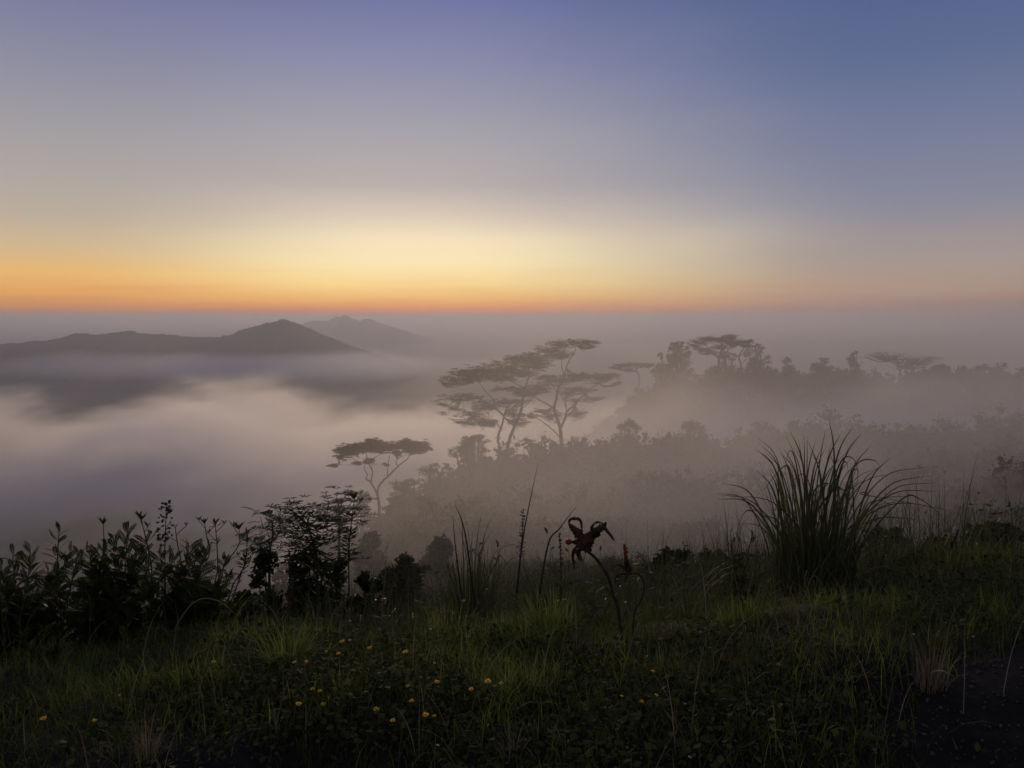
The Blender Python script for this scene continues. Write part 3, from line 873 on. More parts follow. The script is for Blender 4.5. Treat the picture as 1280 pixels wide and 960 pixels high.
def tuft(mb, p, n, L, w, up=.9, r_=rng):
    a = np.arange(n) * 2.4 + r_.uniform(0, 6)
    ax = np.stack([np.cos(a), np.sin(a), np.full(n, up) * r_.uniform(.5, 1.4, n)], -1)
    scatter(mb, np.array(LEAF_V) * np.array([w / L * 2, 1, 1]), LEAF_F, frames(unit(ax), np.array([[0, 0, 1.0]]) + r_.normal(size=(n, 3)) * .2), np.repeat(p[None], n, 0), L * r_.uniform(.7, 1.2, (n, 1)))
def sprout(Y, line, label, seed, nt=7, L=.07, side=True, group='thin sprouts rising from the bank vegetation', leafy=0):
    r_ = np.random.default_rng(seed)
    pts = [at(x, y, Y + .15 * r_.normal() * i / len(line)) for i, (x, y) in enumerate(line)]
    g = hz(pts[0][0], pts[0][1])
    if pts[0][2] > g: pts = [np.array([pts[0][0], pts[0][1], g - .02])] + pts
    root = empty('weed_sprout', pts[0], label, 'plant', group)
    pts = spline(pts, 7)
    st = MB(); lf = MB()
    st.tube(pts, np.linspace(.006, .0025, len(pts)) * Y / 5, 5)
    tm = MB(); tuft(tm, pts[-1], nt, L, L * .2, 1.6, r_); fix(tm.build('leaf_tuft', MT['shrub_leaf']), root)
    if side:
        for i in (-4, -7):
            e = pts[i] + np.array([r_.choice([-1, 1]) * .05, r_.normal() * .03, .05]) * Y / 5
            st.tube([pts[i], e], .0025 * Y / 5, 4)
            tm = MB(); tuft(tm, e, 4, L * .8, L * .16, 1.4, r_); fix(tm.build('leaf_tuft', MT['shrub_leaf']), root)
    for i in range(leafy):
        q = pts[int(len(pts) * r_.uniform(.35, .98))]
        tuft(lf, q, 3, L * 1.1, L * .22, .6, r_)
    fix(st.build('stem', MT['dead'], None, True), root)
    if lf.v: fix(lf.build('foliage', MT['shrub_leaf']), root)
    return root
sprout(5.4, [(133, 720), (131, 690), (129, 656)], 'short sprout with a fan of leaves above the middle shrub', 1, side=False)
sprout(5.4, [(190, 720), (186, 690), (181, 668), (177, 650)], 'sprout with two leaf tufts just left of the seed stalk', 2)
sprout(5.6, [(232, 740), (226, 700), (222, 680), (219, 660)], 'small bare twig just right of the seed stalk', 3, nt=3, L=.04)
sprout(5.6, [(240, 745), (252, 715), (262, 690), (258, 670), (256, 655)], 'curved sprout standing over the rightmost leafy shrub', 4, L=.06)
sprout(5.7, [(268, 740), (272, 710), (271, 680), (269, 655)], 'straight sprout with a leafy tip right of the curved sprout', 5, L=.06, leafy=4)
sprout(5.7, [(262, 760), (278, 712), (298, 682), (299, 662)], 'arching sprout with a leaf fan reaching toward the small tree', 6, nt=9, L=.075)
sprout(5.9, [(280, 780), (297, 730), (307, 700), (309, 678)], 'leafy branching sprout left of the feathery young tree', 7, L=.07, leafy=9)
sprout(6.0, [(275, 790), (290, 735), (300, 718), (316, 690)], 'leaning sprout with narrow leaves below the feathery young tree', 8, L=.07, leafy=9)
sprout(6.0, [(262, 800), (275, 745), (286, 722)], 'low leafy sprout at the right foot of the leafy shrubs', 9, L=.08, leafy=8)
sprout(8.5, [(436, 720), (436, 690), (439, 655), (443, 624)], 'upright weed with a spiky crown right of the small tree', 10, nt=9, L=.11, leafy=18)

# tall seed stalk
def seed_stalk(Y, line, head, label, seed, r=.05, n=90, grain=.012, group='upright seed stalks', mat='dead'):
    r_ = np.random.default_rng(seed)
    pts = [at(x, y, Y) for x, y in line]
    pts[0][2] = min(pts[0][2], hz(pts[0][0], pts[0][1]) - .02)
    root = empty('seed_stalk', pts[0], label, 'plant', group)
    pts = spline(pts, 10); k = len(pts)
    st = MB(); hd = MB()
    st.tube(pts, np.linspace(.006, .002, k) * Y / 5, 5)
    i0 = int(k * (1 - head))
    for j in range(n):
        i = int(r_.integers(i0, k)); t = (i - i0) / max(1, k - i0)
        rr = r * (1 - .55 * t) * r_.uniform(.15, 1)
        a = r_.uniform(0, 6.28)
        e = pts[i] + np.array([math.cos(a) * rr, math.sin(a) * rr, rr * r_.uniform(.3, 1.1)])
        if j % 3 == 0: st.tube([pts[i], e], .0012 * Y / 5, 3)
        ax = rand_dirs(3); ax[:, 2] = np.abs(ax[:, 2])
        scatter(hd, np.array(LEAF_V) * np.array([2.0, 1, 1]), LEAF_F, frames(ax, rand_dirs(3)), np.repeat(e[None], 3, 0), grain * r_.uniform(.7, 1.5, (3, 1)))
    fix(st.build('stem', MT['dead'], None, True), root)
    fix(hd.build('seed_head', MT[mat]), root)
seed_stalk(5.1, [(208, 860), (207, 760), (206, 690), (208, 632)], .30, 'tall stalk with a rounded brown seed head above leafy shrubs', 1, r=.07, n=60, grain=.015)
seed_stalk(5.6, [(646, 790), (648, 720), (652, 680), (654, 638)], .5, 'slim stalk with narrow seed spike left of the long blade', 2, r=.035, n=70, grain=.009)
seed_stalk(6.2, [(702, 760), (701, 700), (699, 668)], .6, 'small faint seed stalk left of the wilted red flower', 3, r=.02, n=50, grain=.01)
seed_stalk(4.6, [(362, 818), (361, 760), (362, 722), (362, 690)], .75, 'dark upright spike standing alone like a post on the bank', 4, r=.011, n=150, grain=.009)
seed_stalk(5.4, [(1180, 720), (1187, 690), (1198, 664)], .6, 'short dark spike leaning right on the bank right of grass clump', 5, r=.01, n=60, grain=.009)
seed_stalk(5.6, [(1254, 720), (1256, 690), (1257, 660)], .5, 'small dark spike near the right picture edge', 6, r=.014, n=30, grain=.009)

# small trees behind the shrubs
def young_tree(Y, trunk, branches, label, seed, L=.12, n=9, mat='shrub_leaf', tmpl=None, spr=.18, w0=.05, name='young_tree'):
    r_ = np.random.default_rng(seed)
    P = lambda q, d=0: at(q[0], q[1], Y + d)
    pts = [P(q) for q in trunk]
    pts[0][2] = min(pts[0][2], hz(pts[0][0], pts[0][1]) - .05)
    root = empty(name, pts[0], label, 'tree', 'young trees at the edge of the bank')
    tp = spline(pts, 8)
    st = MB(); bs = MB(); lf = MB()
    st.tube(tp, np.linspace(w0, w0 * .4, len(tp)) * .5, 6)
    for q in branches:
        e = P(q, r_.uniform(-.6, .6) * Y / 9)
        d = np.linalg.norm(tp - e, axis=1) - .6 * (tp[:, 2] - tp[0, 2]) * 0
        below = np.nonzero(tp[:, 2] < e[2] - .1)[0]
        i = below[np.argmin(d[below])] if len(below) else len(tp) // 3
        mid = tp[i] * .5 + e * .5 + np.array([0, 0, -.05]) + r_.normal(size=3) * .04
        bp = spline([tp[i], mid, e], 6)
        bs = MB(); bs.tube(bp, np.linspace(w0 * .45, w0 * .12, len(bp)) * .5, 5); fix(bs.build('branch', MT['dead'], None, True), root)
        for j in range(n):
            p = bp[int(len(bp) * r_.uniform(.45, .999))] + r_.normal(size=3) * spr * np.array([1, 1, .6]) * .5
            if tmpl is not None:
                a = r_.uniform(0, 6.28)
                out = np.array([math.cos(a), math.sin(a), r_.uniform(-.3, .6)])
                scatter(lf, *tmpl, frames(unit(out)[None], np.array([[0, 0, 1.0]]) + r_.normal(size=(1, 3)) * .2), p[None], L * 2.2 * r_.uniform(.7, 1.2))
            else:
                tuft(lf, p, 5, L, L * .17, .25, r_)
    fix(st.build('trunk', MT['dead'], None, True), root)
    fix(lf.build('crown', MT[mat]), root)
young_tree(9, [(397, 740), (396, 705), (392, 680), (384, 655)], [(367, 624), (350, 640), (343, 655), (358, 650), (378, 640), (385, 648), (402, 640), (412, 648), (424, 652), (434, 662), (372, 660), (395, 660), (410, 668), (365, 672), (352, 668), (420, 676), (366, 638), (390, 672), (358, 692), (380, 700), (416, 692), (404, 702), (372, 686), (430, 688), (388, 634), (356, 632)],
           'small dark tree with ragged leafy crown above the spike', 1, L=.105, n=9, spr=.26)
young_tree(11, [(335, 740), (337, 700), (341, 670), (340, 650)], [(325, 645), (318, 658), (330, 640), (345, 640), (352, 652), (322, 670), (334, 660), (310, 672), (348, 664), (306, 682)],
           'thin feathery young tree in light mist left of the small tree', 2, L=.13, n=5, tmpl=(FF_V, FF_F), w0=.05)
young_tree(20, [(424, 740), (424, 690), (424, 660), (424, 640)], [(410, 624), (420, 618), (432, 618), (444, 622), (414, 636), (436, 634), (425, 628), (446, 636), (406, 640), (420, 650), (436, 650)],
           'misty round-topped young tree behind the small dark tree', 3, L=.2, n=14, spr=.5, w0=.1)

# shrubs on the slope just beyond the bank
SG = 'shrubs on the slope beyond the bank'
for i, (px, top, w, h, Y, lab) in enumerate([
    (335, 690, 70, 66, 9.5, 'brown misty shrub under the feathery young tree'),
    (400, 690, 90, 70, 10.5, 'dark misty shrub under the small tree crown'),
    (300, 735, 70, 60, 8.0, 'dark shrub at the right foot of the leafy shrubs'),
    (455, 715, 70, 50, 12, 'low misty shrub below the upright weed'),
    (500, 690, 70, 50, 16, 'hazy shrub left of the tall fan of grass'),
    (545, 668, 60, 50, 22, 'faint shrub behind the left blades of the grass fan'),
    (470, 668, 60, 44, 25, 'faint shrub at the foot of the lone umbrella tree'),
    (690, 700, 80, 60, 20, 'hazy shrub behind the wilted red flower'),
    (828, 684, 110, 70, 14, 'dark rounded shrub right of the wilted flowers'),
    (770, 722, 80, 50, 12, 'dark shrub behind the drooping red bud'),
    (890, 690, 60, 50, 13, 'dark shrub left of the tall grass clump'),
    (1105, 655, 50, 70, 9.5, 'dark shrub right behind the tall grass clump'),
    (1160, 668, 90, 60, 12, 'low dark shrub right of the tall grass clump'),
    (1245, 655, 100, 60, 13, 'reddish brown shrub near the right picture edge')]):
    bushy_tree(px, top, w, h, Y, lab, SG, 'slope_shrub', lobes=14, leaf=max(.035, .0055 * Y), dens=1.0, seed=90 + i, per=26, mat='shrub_leaf')

# ------------------------------------------------------------------ grasses
def ground_pts(n, y0, y1, a0=-40, a1=40):
    # even over the wedge from a0 to a1 degrees, and three metres past it on both sides
    t0, t1, side = math.tan(R(a0)), math.tan(R(a1)), 3.0
    wedge = (t1 - t0) * (y1 ** 2 - y0 ** 2) / 2
    n = int(n / wedge * (y1 - y0) * (y1 * (t1 - t0) + 2 * side))
    y = rng.uniform(y0, y1, n); x = rng.uniform(y1 * t0 - side, y1 * t1 + side, n)
    keep = (x > y * t0 - side) & (x < y * t1 + side)
    return x[keep], y[keep]
def clumpy(x, y, s, thr, seed):
    return fbm(x * s, y * s, 3, seed) > thr - rng.uniform(0, .25, len(x))
gm = MB()
# short turf on the bank
x, y = ground_pts(95000, 1.9, 7.5)
patch = (fbm(x * .9, y * .9, 3, 61) + .17 - .21 * sst(.1, 1.4, x - .12 * y) * sst(5.6, 3.6, y) * sst(5.0, 3.2, x) - .45 * sst(3.1, 2.4, y)) > rng.uniform(-.13, .16, len(x))
x, y = x[patch], y[patch]; n = len(x)
hgt = .05 + .12 * rng.uniform(0, 1, n) ** 2 + .09 * np.clip(fbm(x * .7, y * .7, 2, 33) + .2, 0, 1) * rng.uniform(0, 1, n) + .03 * sst(4, 6, y)
blades(gm, np.stack([x, y, height(x, y) - .01], -1), rng.uniform(0, 6.28, n), rng.uniform(.3, 2.1, n), hgt, rng.uniform(.002, .005, n), 4)
tag(gm.build('grass', MT['grass']), 'short dark grass on the bank', None, None, 'stuff')
# tufts in the lit middle of the bank, light put into their colour
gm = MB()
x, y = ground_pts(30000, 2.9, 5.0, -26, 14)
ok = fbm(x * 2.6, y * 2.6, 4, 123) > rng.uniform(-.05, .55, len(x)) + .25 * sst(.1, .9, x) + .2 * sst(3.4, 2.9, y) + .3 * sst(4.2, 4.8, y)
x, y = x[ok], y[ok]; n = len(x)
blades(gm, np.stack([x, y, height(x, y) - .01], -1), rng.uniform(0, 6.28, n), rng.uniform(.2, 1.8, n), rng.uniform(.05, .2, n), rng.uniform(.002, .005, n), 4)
tag(gm.build('lit_turf', MT['lit_grass']), 'brighter green grass tufts in the middle of the bank', None, None, 'stuff')
# longer grass over the brow of the bank and down the slope
gm = MB()
x, y = ground_pts(95000, 4.5, 26)
ok = clumpy(x, y, .6, .12, 71) & (x > np.interp(y, LY, LX) - 2)
x, y = x[ok], y[ok]; n = len(x)
hgt = rng.uniform(.12, .8, n) * (.55 + 1.3 * np.clip(fbm(x * .8, y * .8, 2, 44) + .1, 0, .6)) * np.interp(y, [4.6, 7, 12, 26], [.75, 1.25, 1.25, 1.3])
blades(gm, np.stack([x, y, height(x, y) - .02], -1), rng.uniform(0, 6.28, n), rng.uniform(.1, 1.6, n) ** 1.2, hgt, rng.uniform(.004, .009, n) * np.interp(y, [4, 26], [1, 2.6]), 4)
tag(gm.build('long_grass', MT['tall_grass']), 'longer dim grass on the brow and slope', None, None, 'stuff')
# scattered taller weeds and grass stems standing along the brow
gm = MB()
x, y = ground_pts(4200, 4.4, 12, -22, 36)
ok = (x > np.interp(y, LY, LX) + .5) & (fbm(x * .7, y * .7, 2, 91) > -.08) & ~((x > 1.2) & (y < 5.4))
x, y = x[ok], y[ok]; n = len(x)
b0 = np.stack([x, y, height(x, y) - .02], -1)
h = rng.uniform(.25, .85, n) * (.6 + .4 * rng.uniform(0, 1, n) ** 2)
hd = rng.uniform(0, 6.28, n); ln = rng.uniform(.05, .8, n)
blades(gm, b0, hd, ln, h, rng.uniform(.004, .008, n), 5)
for i in np.nonzero(rng.uniform(0, 1, n) < .45)[0]:
    path = [b0[i]]
    for q in range(6):                       # the same bend as the blade itself
        a = ln[i] * .25 + ln[i] * 1.2 * (q / 5) ** 1.5
        path.append(path[-1] + np.array([np.cos(hd[i]) * np.sin(a), np.sin(hd[i]) * np.sin(a), np.cos(a)]) * h[i] / 5)
    path = np.array(path[:6])
    k = int(rng.integers(3, 9)); u = rng.uniform(.3, 1.0, k) * 5
    p = np.stack([np.interp(u, np.arange(6), path[:, c]) for c in range(3)], -1)
    ax = rand_dirs(k); ax[:, 2] = np.abs(ax[:, 2])
    scatter(gm, np.array(LEAF_V) * np.array([.8, 1, 1]), LEAF_F, frames(ax, rand_dirs(k)), p, rng.uniform(.02, .06, (k, 1)))
tag(gm.build('tall_weeds', MT['tall_grass']), 'thin weeds and grass stems standing along the brow', None, None, 'stuff')
# creeping leaf cover
gm = MB()
x, y = ground_pts(110000, 2.0, 6.5)
ok = clumpy(x, y, 1.1, .02 , 81) & (rng.uniform(0, 1, len(x)) > .6 * sst(.1, 1.3, x - .1 * y) * sst(5.6, 3.8, y) * sst(5.0, 3.2, x)) & (rng.uniform(0, 1, len(x)) > .8 * sst(2.9, 2.2, y))
x, y = x[ok], y[ok]; n = len(x)
z = height(x, y) + rng.uniform(0, .11, n) * (.6 + fbm(x * 1.6, y * 1.6, 2, 55))
ax = rand_dirs(n); ax[:, 2] = np.abs(ax[:, 2]) * .7
scatter(gm, np.array(LEAF_V) * np.array([1.25, 1, 1]), LEAF_F, frames(unit(ax), rand_dirs(n) * .5 + np.array([0, 0, 1.0])), np.stack([x, y, z], -1), rng.uniform(.014, .042, (n, 1)))
tag(gm.build('creeping_leaves', MT['weed_leaf']), 'low creeping leaves matted over the bank', None, None, 'stuff')
# dry thin stems tangled in the turf
gm = MB()
x, y = ground_pts(1500, 2.0, 9)
n = len(x)
blades(gm, np.stack([x, y, height(x, y)], -1), rng.uniform(0, 6.28, n), rng.uniform(.3, 1.6, n), rng.uniform(.12, .42, n), rng.uniform(.0018, .0035, n), 5)
tag(gm.build('dry_grass', MT['dry']), 'scattered dry straw stems in the turf', None, None, 'stuff')
# pebbles and crumbs of soil on the bare patch at the very front
gm = MB()
x, y = ground_pts(1400, 1.9, 3.2, -6, 30); n = len(x)
PV = np.array([(1, 0, 0), (-.9, .1, 0), (0, 1, 0), (.1, -.9, 0), (0, 0, .7), (0, 0, -.6)]); PF = np.array([(0, 2, 4), (2, 1, 4), (1, 3, 4), (3, 0, 4), (2, 0, 5), (1, 2, 5), (3, 1, 5), (0, 3, 5)])
scatter(gm, PV, PF, frames(rand_dirs(n), rand_dirs(n)), np.stack([x, y, height(x, y) + .003], -1), rng.uniform(.003, .011, (n, 1)))
tag(gm.build('gravel', noise_mat('gravel_stone', (.03, .029, .027, 1), (.10, .098, .092, 1), 40, .9)), 'loose gravel on bare dark soil', None, None, 'stuff')

def grass_clump(Y, base_px, tips, nrand, Lr, spread, label, seed, w=.011, mat='tall_grass', lean=.7, rad=.22, face=True):
    r_ = np.random.default_rng(seed)
    b = at(base_px[0], base_px[1], Y); b[2] = hz(b[0], b[1]) - .03
    root = empty('grass_clump', b, label, 'grass clump', 'clumps of tall grass')
    mb = MB()
    if nrand > 240: tips = list(tips) + [(x + r_.normal() * 9, y + abs(r_.normal()) * 22) for x, y in tips]
    for (tx, ty, *mid) in tips:
        t = at(tx, ty, Y + r_.uniform(-.35, .35))
        o = b + np.array([(t[0] - b[0]) * .22 + r_.normal() * rad * .3, r_.normal() * rad * .6, 0])
        hgt = t[2] - o[2]
        run = t[0] - o[0]
        droop = abs(run) / max(.2, hgt)
        m1 = o + np.array([run * .18, (t[1] - o[1]) * .2, hgt * (.42 + .12 * droop)])
        m2 = o + np.array([run * .55, (t[1] - o[1]) * .6, hgt * min(1.06, .8 + .16 * droop)])
        cl = [o, m1, m2, t] if r_.uniform() < .8 else [o, m1, m2, m2 * .55 + t * .45 + np.array([r_.normal() * .05, 0, -.02]), m2 * .5 + t * .5 + np.array([(t[0] - o[0]) * .35 + r_.normal() * .08, 0, -.12 - .1 * r_.uniform()])]
        strip(mb, spline(cl, 6), w * r_.uniform(.7, 1.25), .0008, twist=np.array([r_.normal() * .6, -1, r_.normal() * .3]))
    a = r_.uniform(0, 6.28, nrand); rr = rad * np.sqrt(r_.uniform(0, 1, nrand))
    base = b + np.stack([np.cos(a) * rr, np.sin(a) * rr, np.zeros(nrand)], -1)
    blades(mb, base, a + r_.normal(size=nrand) * .5, r_.uniform(.05, 1, nrand) ** .8 * lean * spread, r_.uniform(Lr[0], Lr[1], nrand), w * r_.uniform(.5, 1.1, nrand), 6)
    fix(mb.build('blades', MT[mat]), root)
    # dead straw lying through the clump
    d = MB()
    k = max(6, nrand // 5); a = r_.uniform(0, 6.28, k)
    blades(d, b + np.stack([np.cos(a) * rad * .8, np.sin(a) * rad * .8, np.zeros(k)], -1), a, r_.uniform(.8, 1.9, k), r_.uniform(.3, .85, k) * Lr[1], np.full(k, w * .5), 6)
    fix(d.build('dead_blades', MT['dry']), root)
    return root
T = lambda *p: [(860 + x / 3, 520 + y / 3) for x, y in p]
grass_clump(5.4, (1012, 782), T((258, 78), (250, 120), (262, 100), (125, 250), (95, 292), (150, 300), (380, 50), (368, 75), (340, 115), (435, 70), (447, 72), (460, 130), (412, 150), (525, 5), (520, 110), (558, 45), (575, 60), (628, 28), (655, 60),
    (690, 105), (650, 140), (765, 152), (735, 180), (905, 190), (710, 225), (780, 262), (930, 250), (970, 285), (855, 388), (840, 300), (300, 180), (200, 330), (330, 130), (490, 150), (545, 100), (600, 130), (640, 100), (395, 110), (480, 90), (570, 130), (420, 210), (305, 290), (610, 180), (660, 240)),
    260, (.2, 1.0), 1.15, 'big tall clump of long arching grass at the right', 1, w=.0145, rad=.26)
grass_clump(6.5, (590, 800), [(575, 630), (566, 645), (603, 638), (612, 652), (634, 664), (650, 684), (560, 690), (545, 702), (592, 660), (618, 640), (628, 690), (600, 670)], 260, (.4, .95), .8,
    'dim fan of tall grass left of the slim seed stalk', 2, w=.010, rad=.2)
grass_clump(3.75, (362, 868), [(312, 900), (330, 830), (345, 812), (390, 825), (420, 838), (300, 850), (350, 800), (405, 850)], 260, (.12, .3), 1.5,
    'bright green grass tuft low on the bank left of the flowers', 3, w=.006, mat='lit_grass', rad=.10, lean=1.2)
grass_clump(5.0, (560, 812), [(538, 770), (556, 762), (580, 765), (600, 772)], 160, (.15, .4), 1.2, 'low grass tuft on the brow under the tall fan', 4, w=.006, mat='lit_grass', rad=.16, lean=1.1)
grass_clump(4.4, (690, 822), [(650, 780), (670, 770), (705, 775), (725, 785)], 200, (.15, .35), 1.3, 'spreading grass tuft left of the wilted flower stem', 5, w=.006, mat='lit_grass', rad=.16, lean=1.2)
grass_clump(2.9, (1160, 930), [(1100, 880), (1125, 850), (1150, 825), (1160, 830), (1192, 845), (1205, 870)], 60, (.1, .3), 1.0, 'thin pale grass sprig in the dark at lower right', 6, w=.004, mat='dry', rad=.05)
grass_clump(2.75, (185, 965), [(150, 930), (168, 900), (175, 893), (195, 905), (222, 925)], 50, (.08, .22), 1.2, 'thin dry grass sprig at the lower left edge', 7, w=.004, mat='dry', rad=.04)
grass_clump(2.7, (640, 968), [(615, 935), (632, 925), (650, 930), (668, 945)], 60, (.06, .16), 1.3, 'small dry grass sprig at bottom middle', 8, w=.004, mat='dry', rad=.04)
grass_clump(5.0, (260, 815), [(205, 805), (230, 790), (255, 772), (285, 770), (310, 790)], 160, (.2, .5), 1.5, 'drooping grass tuft between the leafy shrubs and the spike', 9, w=.006, mat='lit_grass', rad=.14, lean=1.3)
grass_clump(5.8, (1120, 772), [(1090, 720), (1115, 705), (1140, 700), (1165, 690), (1150, 720)], 140, (.2, .5), 1.1, 'low grass tuft right of the big grass clump', 10, w=.007, rad=.2)

# single long blades
def long_blade(Y, line, w, label, mat='tall_grass', name='long_grass_blade', cat='grass blade'):
    pts = [at(x, yv, Y) for x, yv in line]
    pts[0][2] = min(pts[0][2], hz(pts[0][0], pts[0][1]) - .01)
    mb = MB(); strip(mb, spline(pts, 8), w, .001)
    tag(mb.build(name, MT[mat], origin=pts[0]), label, cat, 'single long blades and straws')
long_blade(4.8, [(640, 800), (646, 740), (655, 665), (673, 577)], .014, 'longest upright blade rising right of the slim seed stalk', 'dead')
long_blade(4.6, [(668, 790), (684, 685), (700, 660), (722, 631)], .012, 'slanting blade pointing up right beside the red flower', 'dead')
long_blade(6.0, [(600, 790), (585, 690), (577, 650), (567, 628)], .014, 'dark blade bending left above the grass fan', 'dead')
long_blade(6.2, [(585, 790), (570, 690), (566, 642)], .012, 'leftmost thin blade above the grass fan', 'dead')
long_blade(4.7, [(893, 755), (888, 748), (883, 739)], .006, 'short white straw left of the tall grass clump', 'dry', 'straw', 'straw')
long_blade(4.9, [(1004, 716), (1016, 721), (1028, 728)], .006, 'white straw lying across the tall grass clump', 'dry', 'straw', 'straw')
long_blade(2.75, [(715, 962), (706, 938), (694, 905)], .006, 'pale straw leaning left at the bottom middle', 'dry', 'straw', 'straw')
long_blade(2.75, [(724, 962), (719, 935), (714, 912)], .006, 'pale straw standing right of the leaning one at bottom', 'dry', 'straw', 'straw')
long_blade(3.3, [(1000, 880), (1040, 866), (1090, 860)], .004, 'long pale straw lying flat on dark ground at right', 'dry', 'straw', 'straw')
long_blade(2.6, [(1210, 965), (1198, 940), (1190, 922)], .005, 'pale straw at the lower right beside thin sprig', 'dry', 'straw', 'straw')
long_blade(4.7, [(205, 775), (240, 755), (270, 750), (300, 772)], .007, 'pale arched blade bending over beside the leafy shrubs', 'dry', 'straw', 'straw')

# leafy weed at the left foot of the big clump
leafy_shrub(5.2, (928, 790), [(913, 668), (925, 672), (940, 668), (915, 690), (935, 700), (950, 715), (905, 700)], 'small leafy weed at the left foot of the tall grass clump', fr=.10, per=12, seed=11, cat='weed', name='leafy_weed', mat='weed_leaf', spread=.12, start=.35)
leafy_shrub(4.2, (60, 900), [(20, 800), (45, 795), (75, 800), (10, 830), (95, 830), (60, 820)], 'pale green leafy weed under the left leafy shrub', fr=.13, per=9, seed=12, cat='weed', name='leafy_weed', mat='weed_leaf', spread=.15)
leafy_shrub(4.5, (190, 870), [(165, 800), (185, 790), (205, 800), (225, 815), (150, 825)], 'leafy weed in front of the rightmost leafy shrub', fr=.13, per=9, seed=13, cat='weed', name='leafy_weed', mat='weed_leaf', spread=.15)
leafy_shrub(4.8, (740, 800), [(705, 735), (725, 728), (745, 735), (765, 745), (690, 745), (720, 750)], 'dark leafy weed under the wilted red flower', fr=.10, per=10, seed=14, cat='weed', name='leafy_weed', mat='shrub_leaf', spread=.2)

# ------------------------------------------------------------------ wilted red flowers
FS = lambda x, y: (680 + x / 5.333, 620 + y / 5.333)
def fl(Y, pts, jit=.02, seed=0):
    r_ = np.random.default_rng(seed)
    return [at(*FS(*p), Y + r_.normal() * jit) for p in pts]
YF = 4.2
def petal(root, pts, w, mat='wilt', name='petal', seed=0):
    mb = MB(); P = spline(fl(YF, pts, .015, seed), 7)
    n = len(P); T_ = unit(np.gradient(P, axis=0)); S = unit(np.cross(T_, [.2, -1, .2])); Nn = np.cross(S, T_)
    t = np.linspace(0, 1, n); ww = (w * np.sin(np.pi * np.clip(.12 + .86 * t, 0, 1)) ** .7 * np.random.default_rng(seed + 5).uniform(.65, 1.25, n))[:, None] * .5
    th = ww * .25
    V = np.stack([P - S * ww + Nn * ww * .5, P + Nn * (-.0) - Nn * th, P + S * ww + Nn * ww * .5, P + Nn * th * 1.6], 1).reshape(-1, 3)
    F = []
    for i in range(n - 1):
        a = 4 * i
        for k in range(4):
            F.append((a + k, a + (k + 1) % 4, a + 4 + (k + 1) % 4, a + 4 + k))
    mb.add(V, F)
    return fix(mb.build(name, MT[mat], None, True), root)
def stem_of(root, pts, r0, r1, extend=True):
    P = fl(YF, pts, 0)
    if extend: P[0][2] = min(P[0][2], hz(P[0][0], P[0][1]) - .02)
    sp = spline(P, 8); mb = MB(); mb.tube(sp, np.linspace(r0, r1, len(sp)), 8)
    return fix(mb.build('stem', MT['dead'], None, True), root)
def ball(root, c, r, name, mat, sq=(1, 1, 1)):
    mb = MB(); V = [(0, 0, 1)]; nu, nv = 12, 8
    for j in range(1, nv):
        for i in range(nu):
            ph = math.pi * j / nv; thh = 2 * math.pi * i / nu
            k = 1 + .06 * math.sin(3 * thh)
            V.append((math.sin(ph) * math.cos(thh) * k, math.sin(ph) * math.sin(thh) * k, math.cos(ph)))
    V.append((0, 0, -1)); last = len(V) - 1
    I = lambda j, i: 1 + (j - 1) * nu + i % nu
    mb.add(np.array(V) * r * np.array(sq) + c, [(I(j, i), I(j + 1, i), I(j + 1, i + 1), I(j, i + 1)) for j in range(1, nv - 1) for i in range(nu)])
    b0 = mb.n - len(V)
    mb.f3.append(b0 + np.array([(0, I(1, i), I(1, i + 1)) for i in range(nu)] + [(last, I(nv - 1, i + 1), I(nv - 1, i)) for i in range(nu)]))
    return fix(mb.build(name, MT[mat], None, True), root)
b = fl(YF, [(515, 860)], 0)[0]; b[2] = hz(b[0], b[1])
root = empty('wilted_flower', b, 'tall wilted flower with curled brown petals and one red fruit on a bent stem', 'flower', 'wilted red flowers')
stem_of(root, [(518, 860), (490, 740), (460, 660), (432, 550), (392, 480), (340, 410), (288, 368)], .010, .008)
for i, (pl, w) in enumerate([
    ([(285, 372), (265, 300), (225, 250), (190, 215), (165, 185)], .040), ([(165, 188), (172, 158), (205, 150), (238, 160), (250, 200), (248, 240)], .020),
    ([(295, 370), (300, 310), (325, 255), (365, 220), (395, 200), (415, 172)], .042), ([(390, 195), (420, 235), (445, 265), (470, 302)], .022),
    ([(330, 235), (325, 195), (350, 175), (378, 180), (390, 200)], .014), ([(285, 372), (270, 320), (290, 265), (310, 240)], .030),
    ([(270, 365), (235, 335), (205, 350), (190, 400), (198, 450), (206, 490)], .020), ([(255, 350), (225, 370), (235, 405), (252, 435)], .026), ([(260, 350), (225, 310), (200, 295)], .032), ([(310, 200), (318, 225), (330, 240)], .02)]):
    petal(root, pl, w * (1.3 if w > .025 else .95), seed=i)
petal(root, [(225, 318), (200, 308), (172, 306)], .022, name='calyx', seed=31)
ball(root, fl(YF, [(163, 306)], 0)[0], .017, 'fruit', 'red', (1.15, 1, 1))
b = fl(YF, [(590, 850)], 0)[0]; b[2] = hz(b[0], b[1])
root = empty('wilted_flower', b, 'smaller wilted flower whose hooked stem carries an upright orange bud', 'flower', 'wilted red flowers')
stem_of(root, [(588, 850), (605, 770), (638, 710), (660, 650), (668, 590), (645, 535), (608, 514), (562, 522)], .006, .005)
petal(root, [(560, 525), (552, 470), (545, 420), (540, 370)], .034, name='bud_husk', seed=21)
petal(root, [(548, 400), (540, 360), (532, 318)], .026, mat='orange', name='bud', seed=22)
petal(root, [(565, 520), (530, 475), (485, 462), (455, 490)], .012, seed=23)
petal(root, [(560, 525), (510, 520), (480, 545), (470, 575)], .014, seed=24)
petal(root, [(570, 520), (575, 480), (560, 440)], .016, seed=25)
petal(root, [(560, 525), (545, 550), (548, 575)], .012, seed=26)

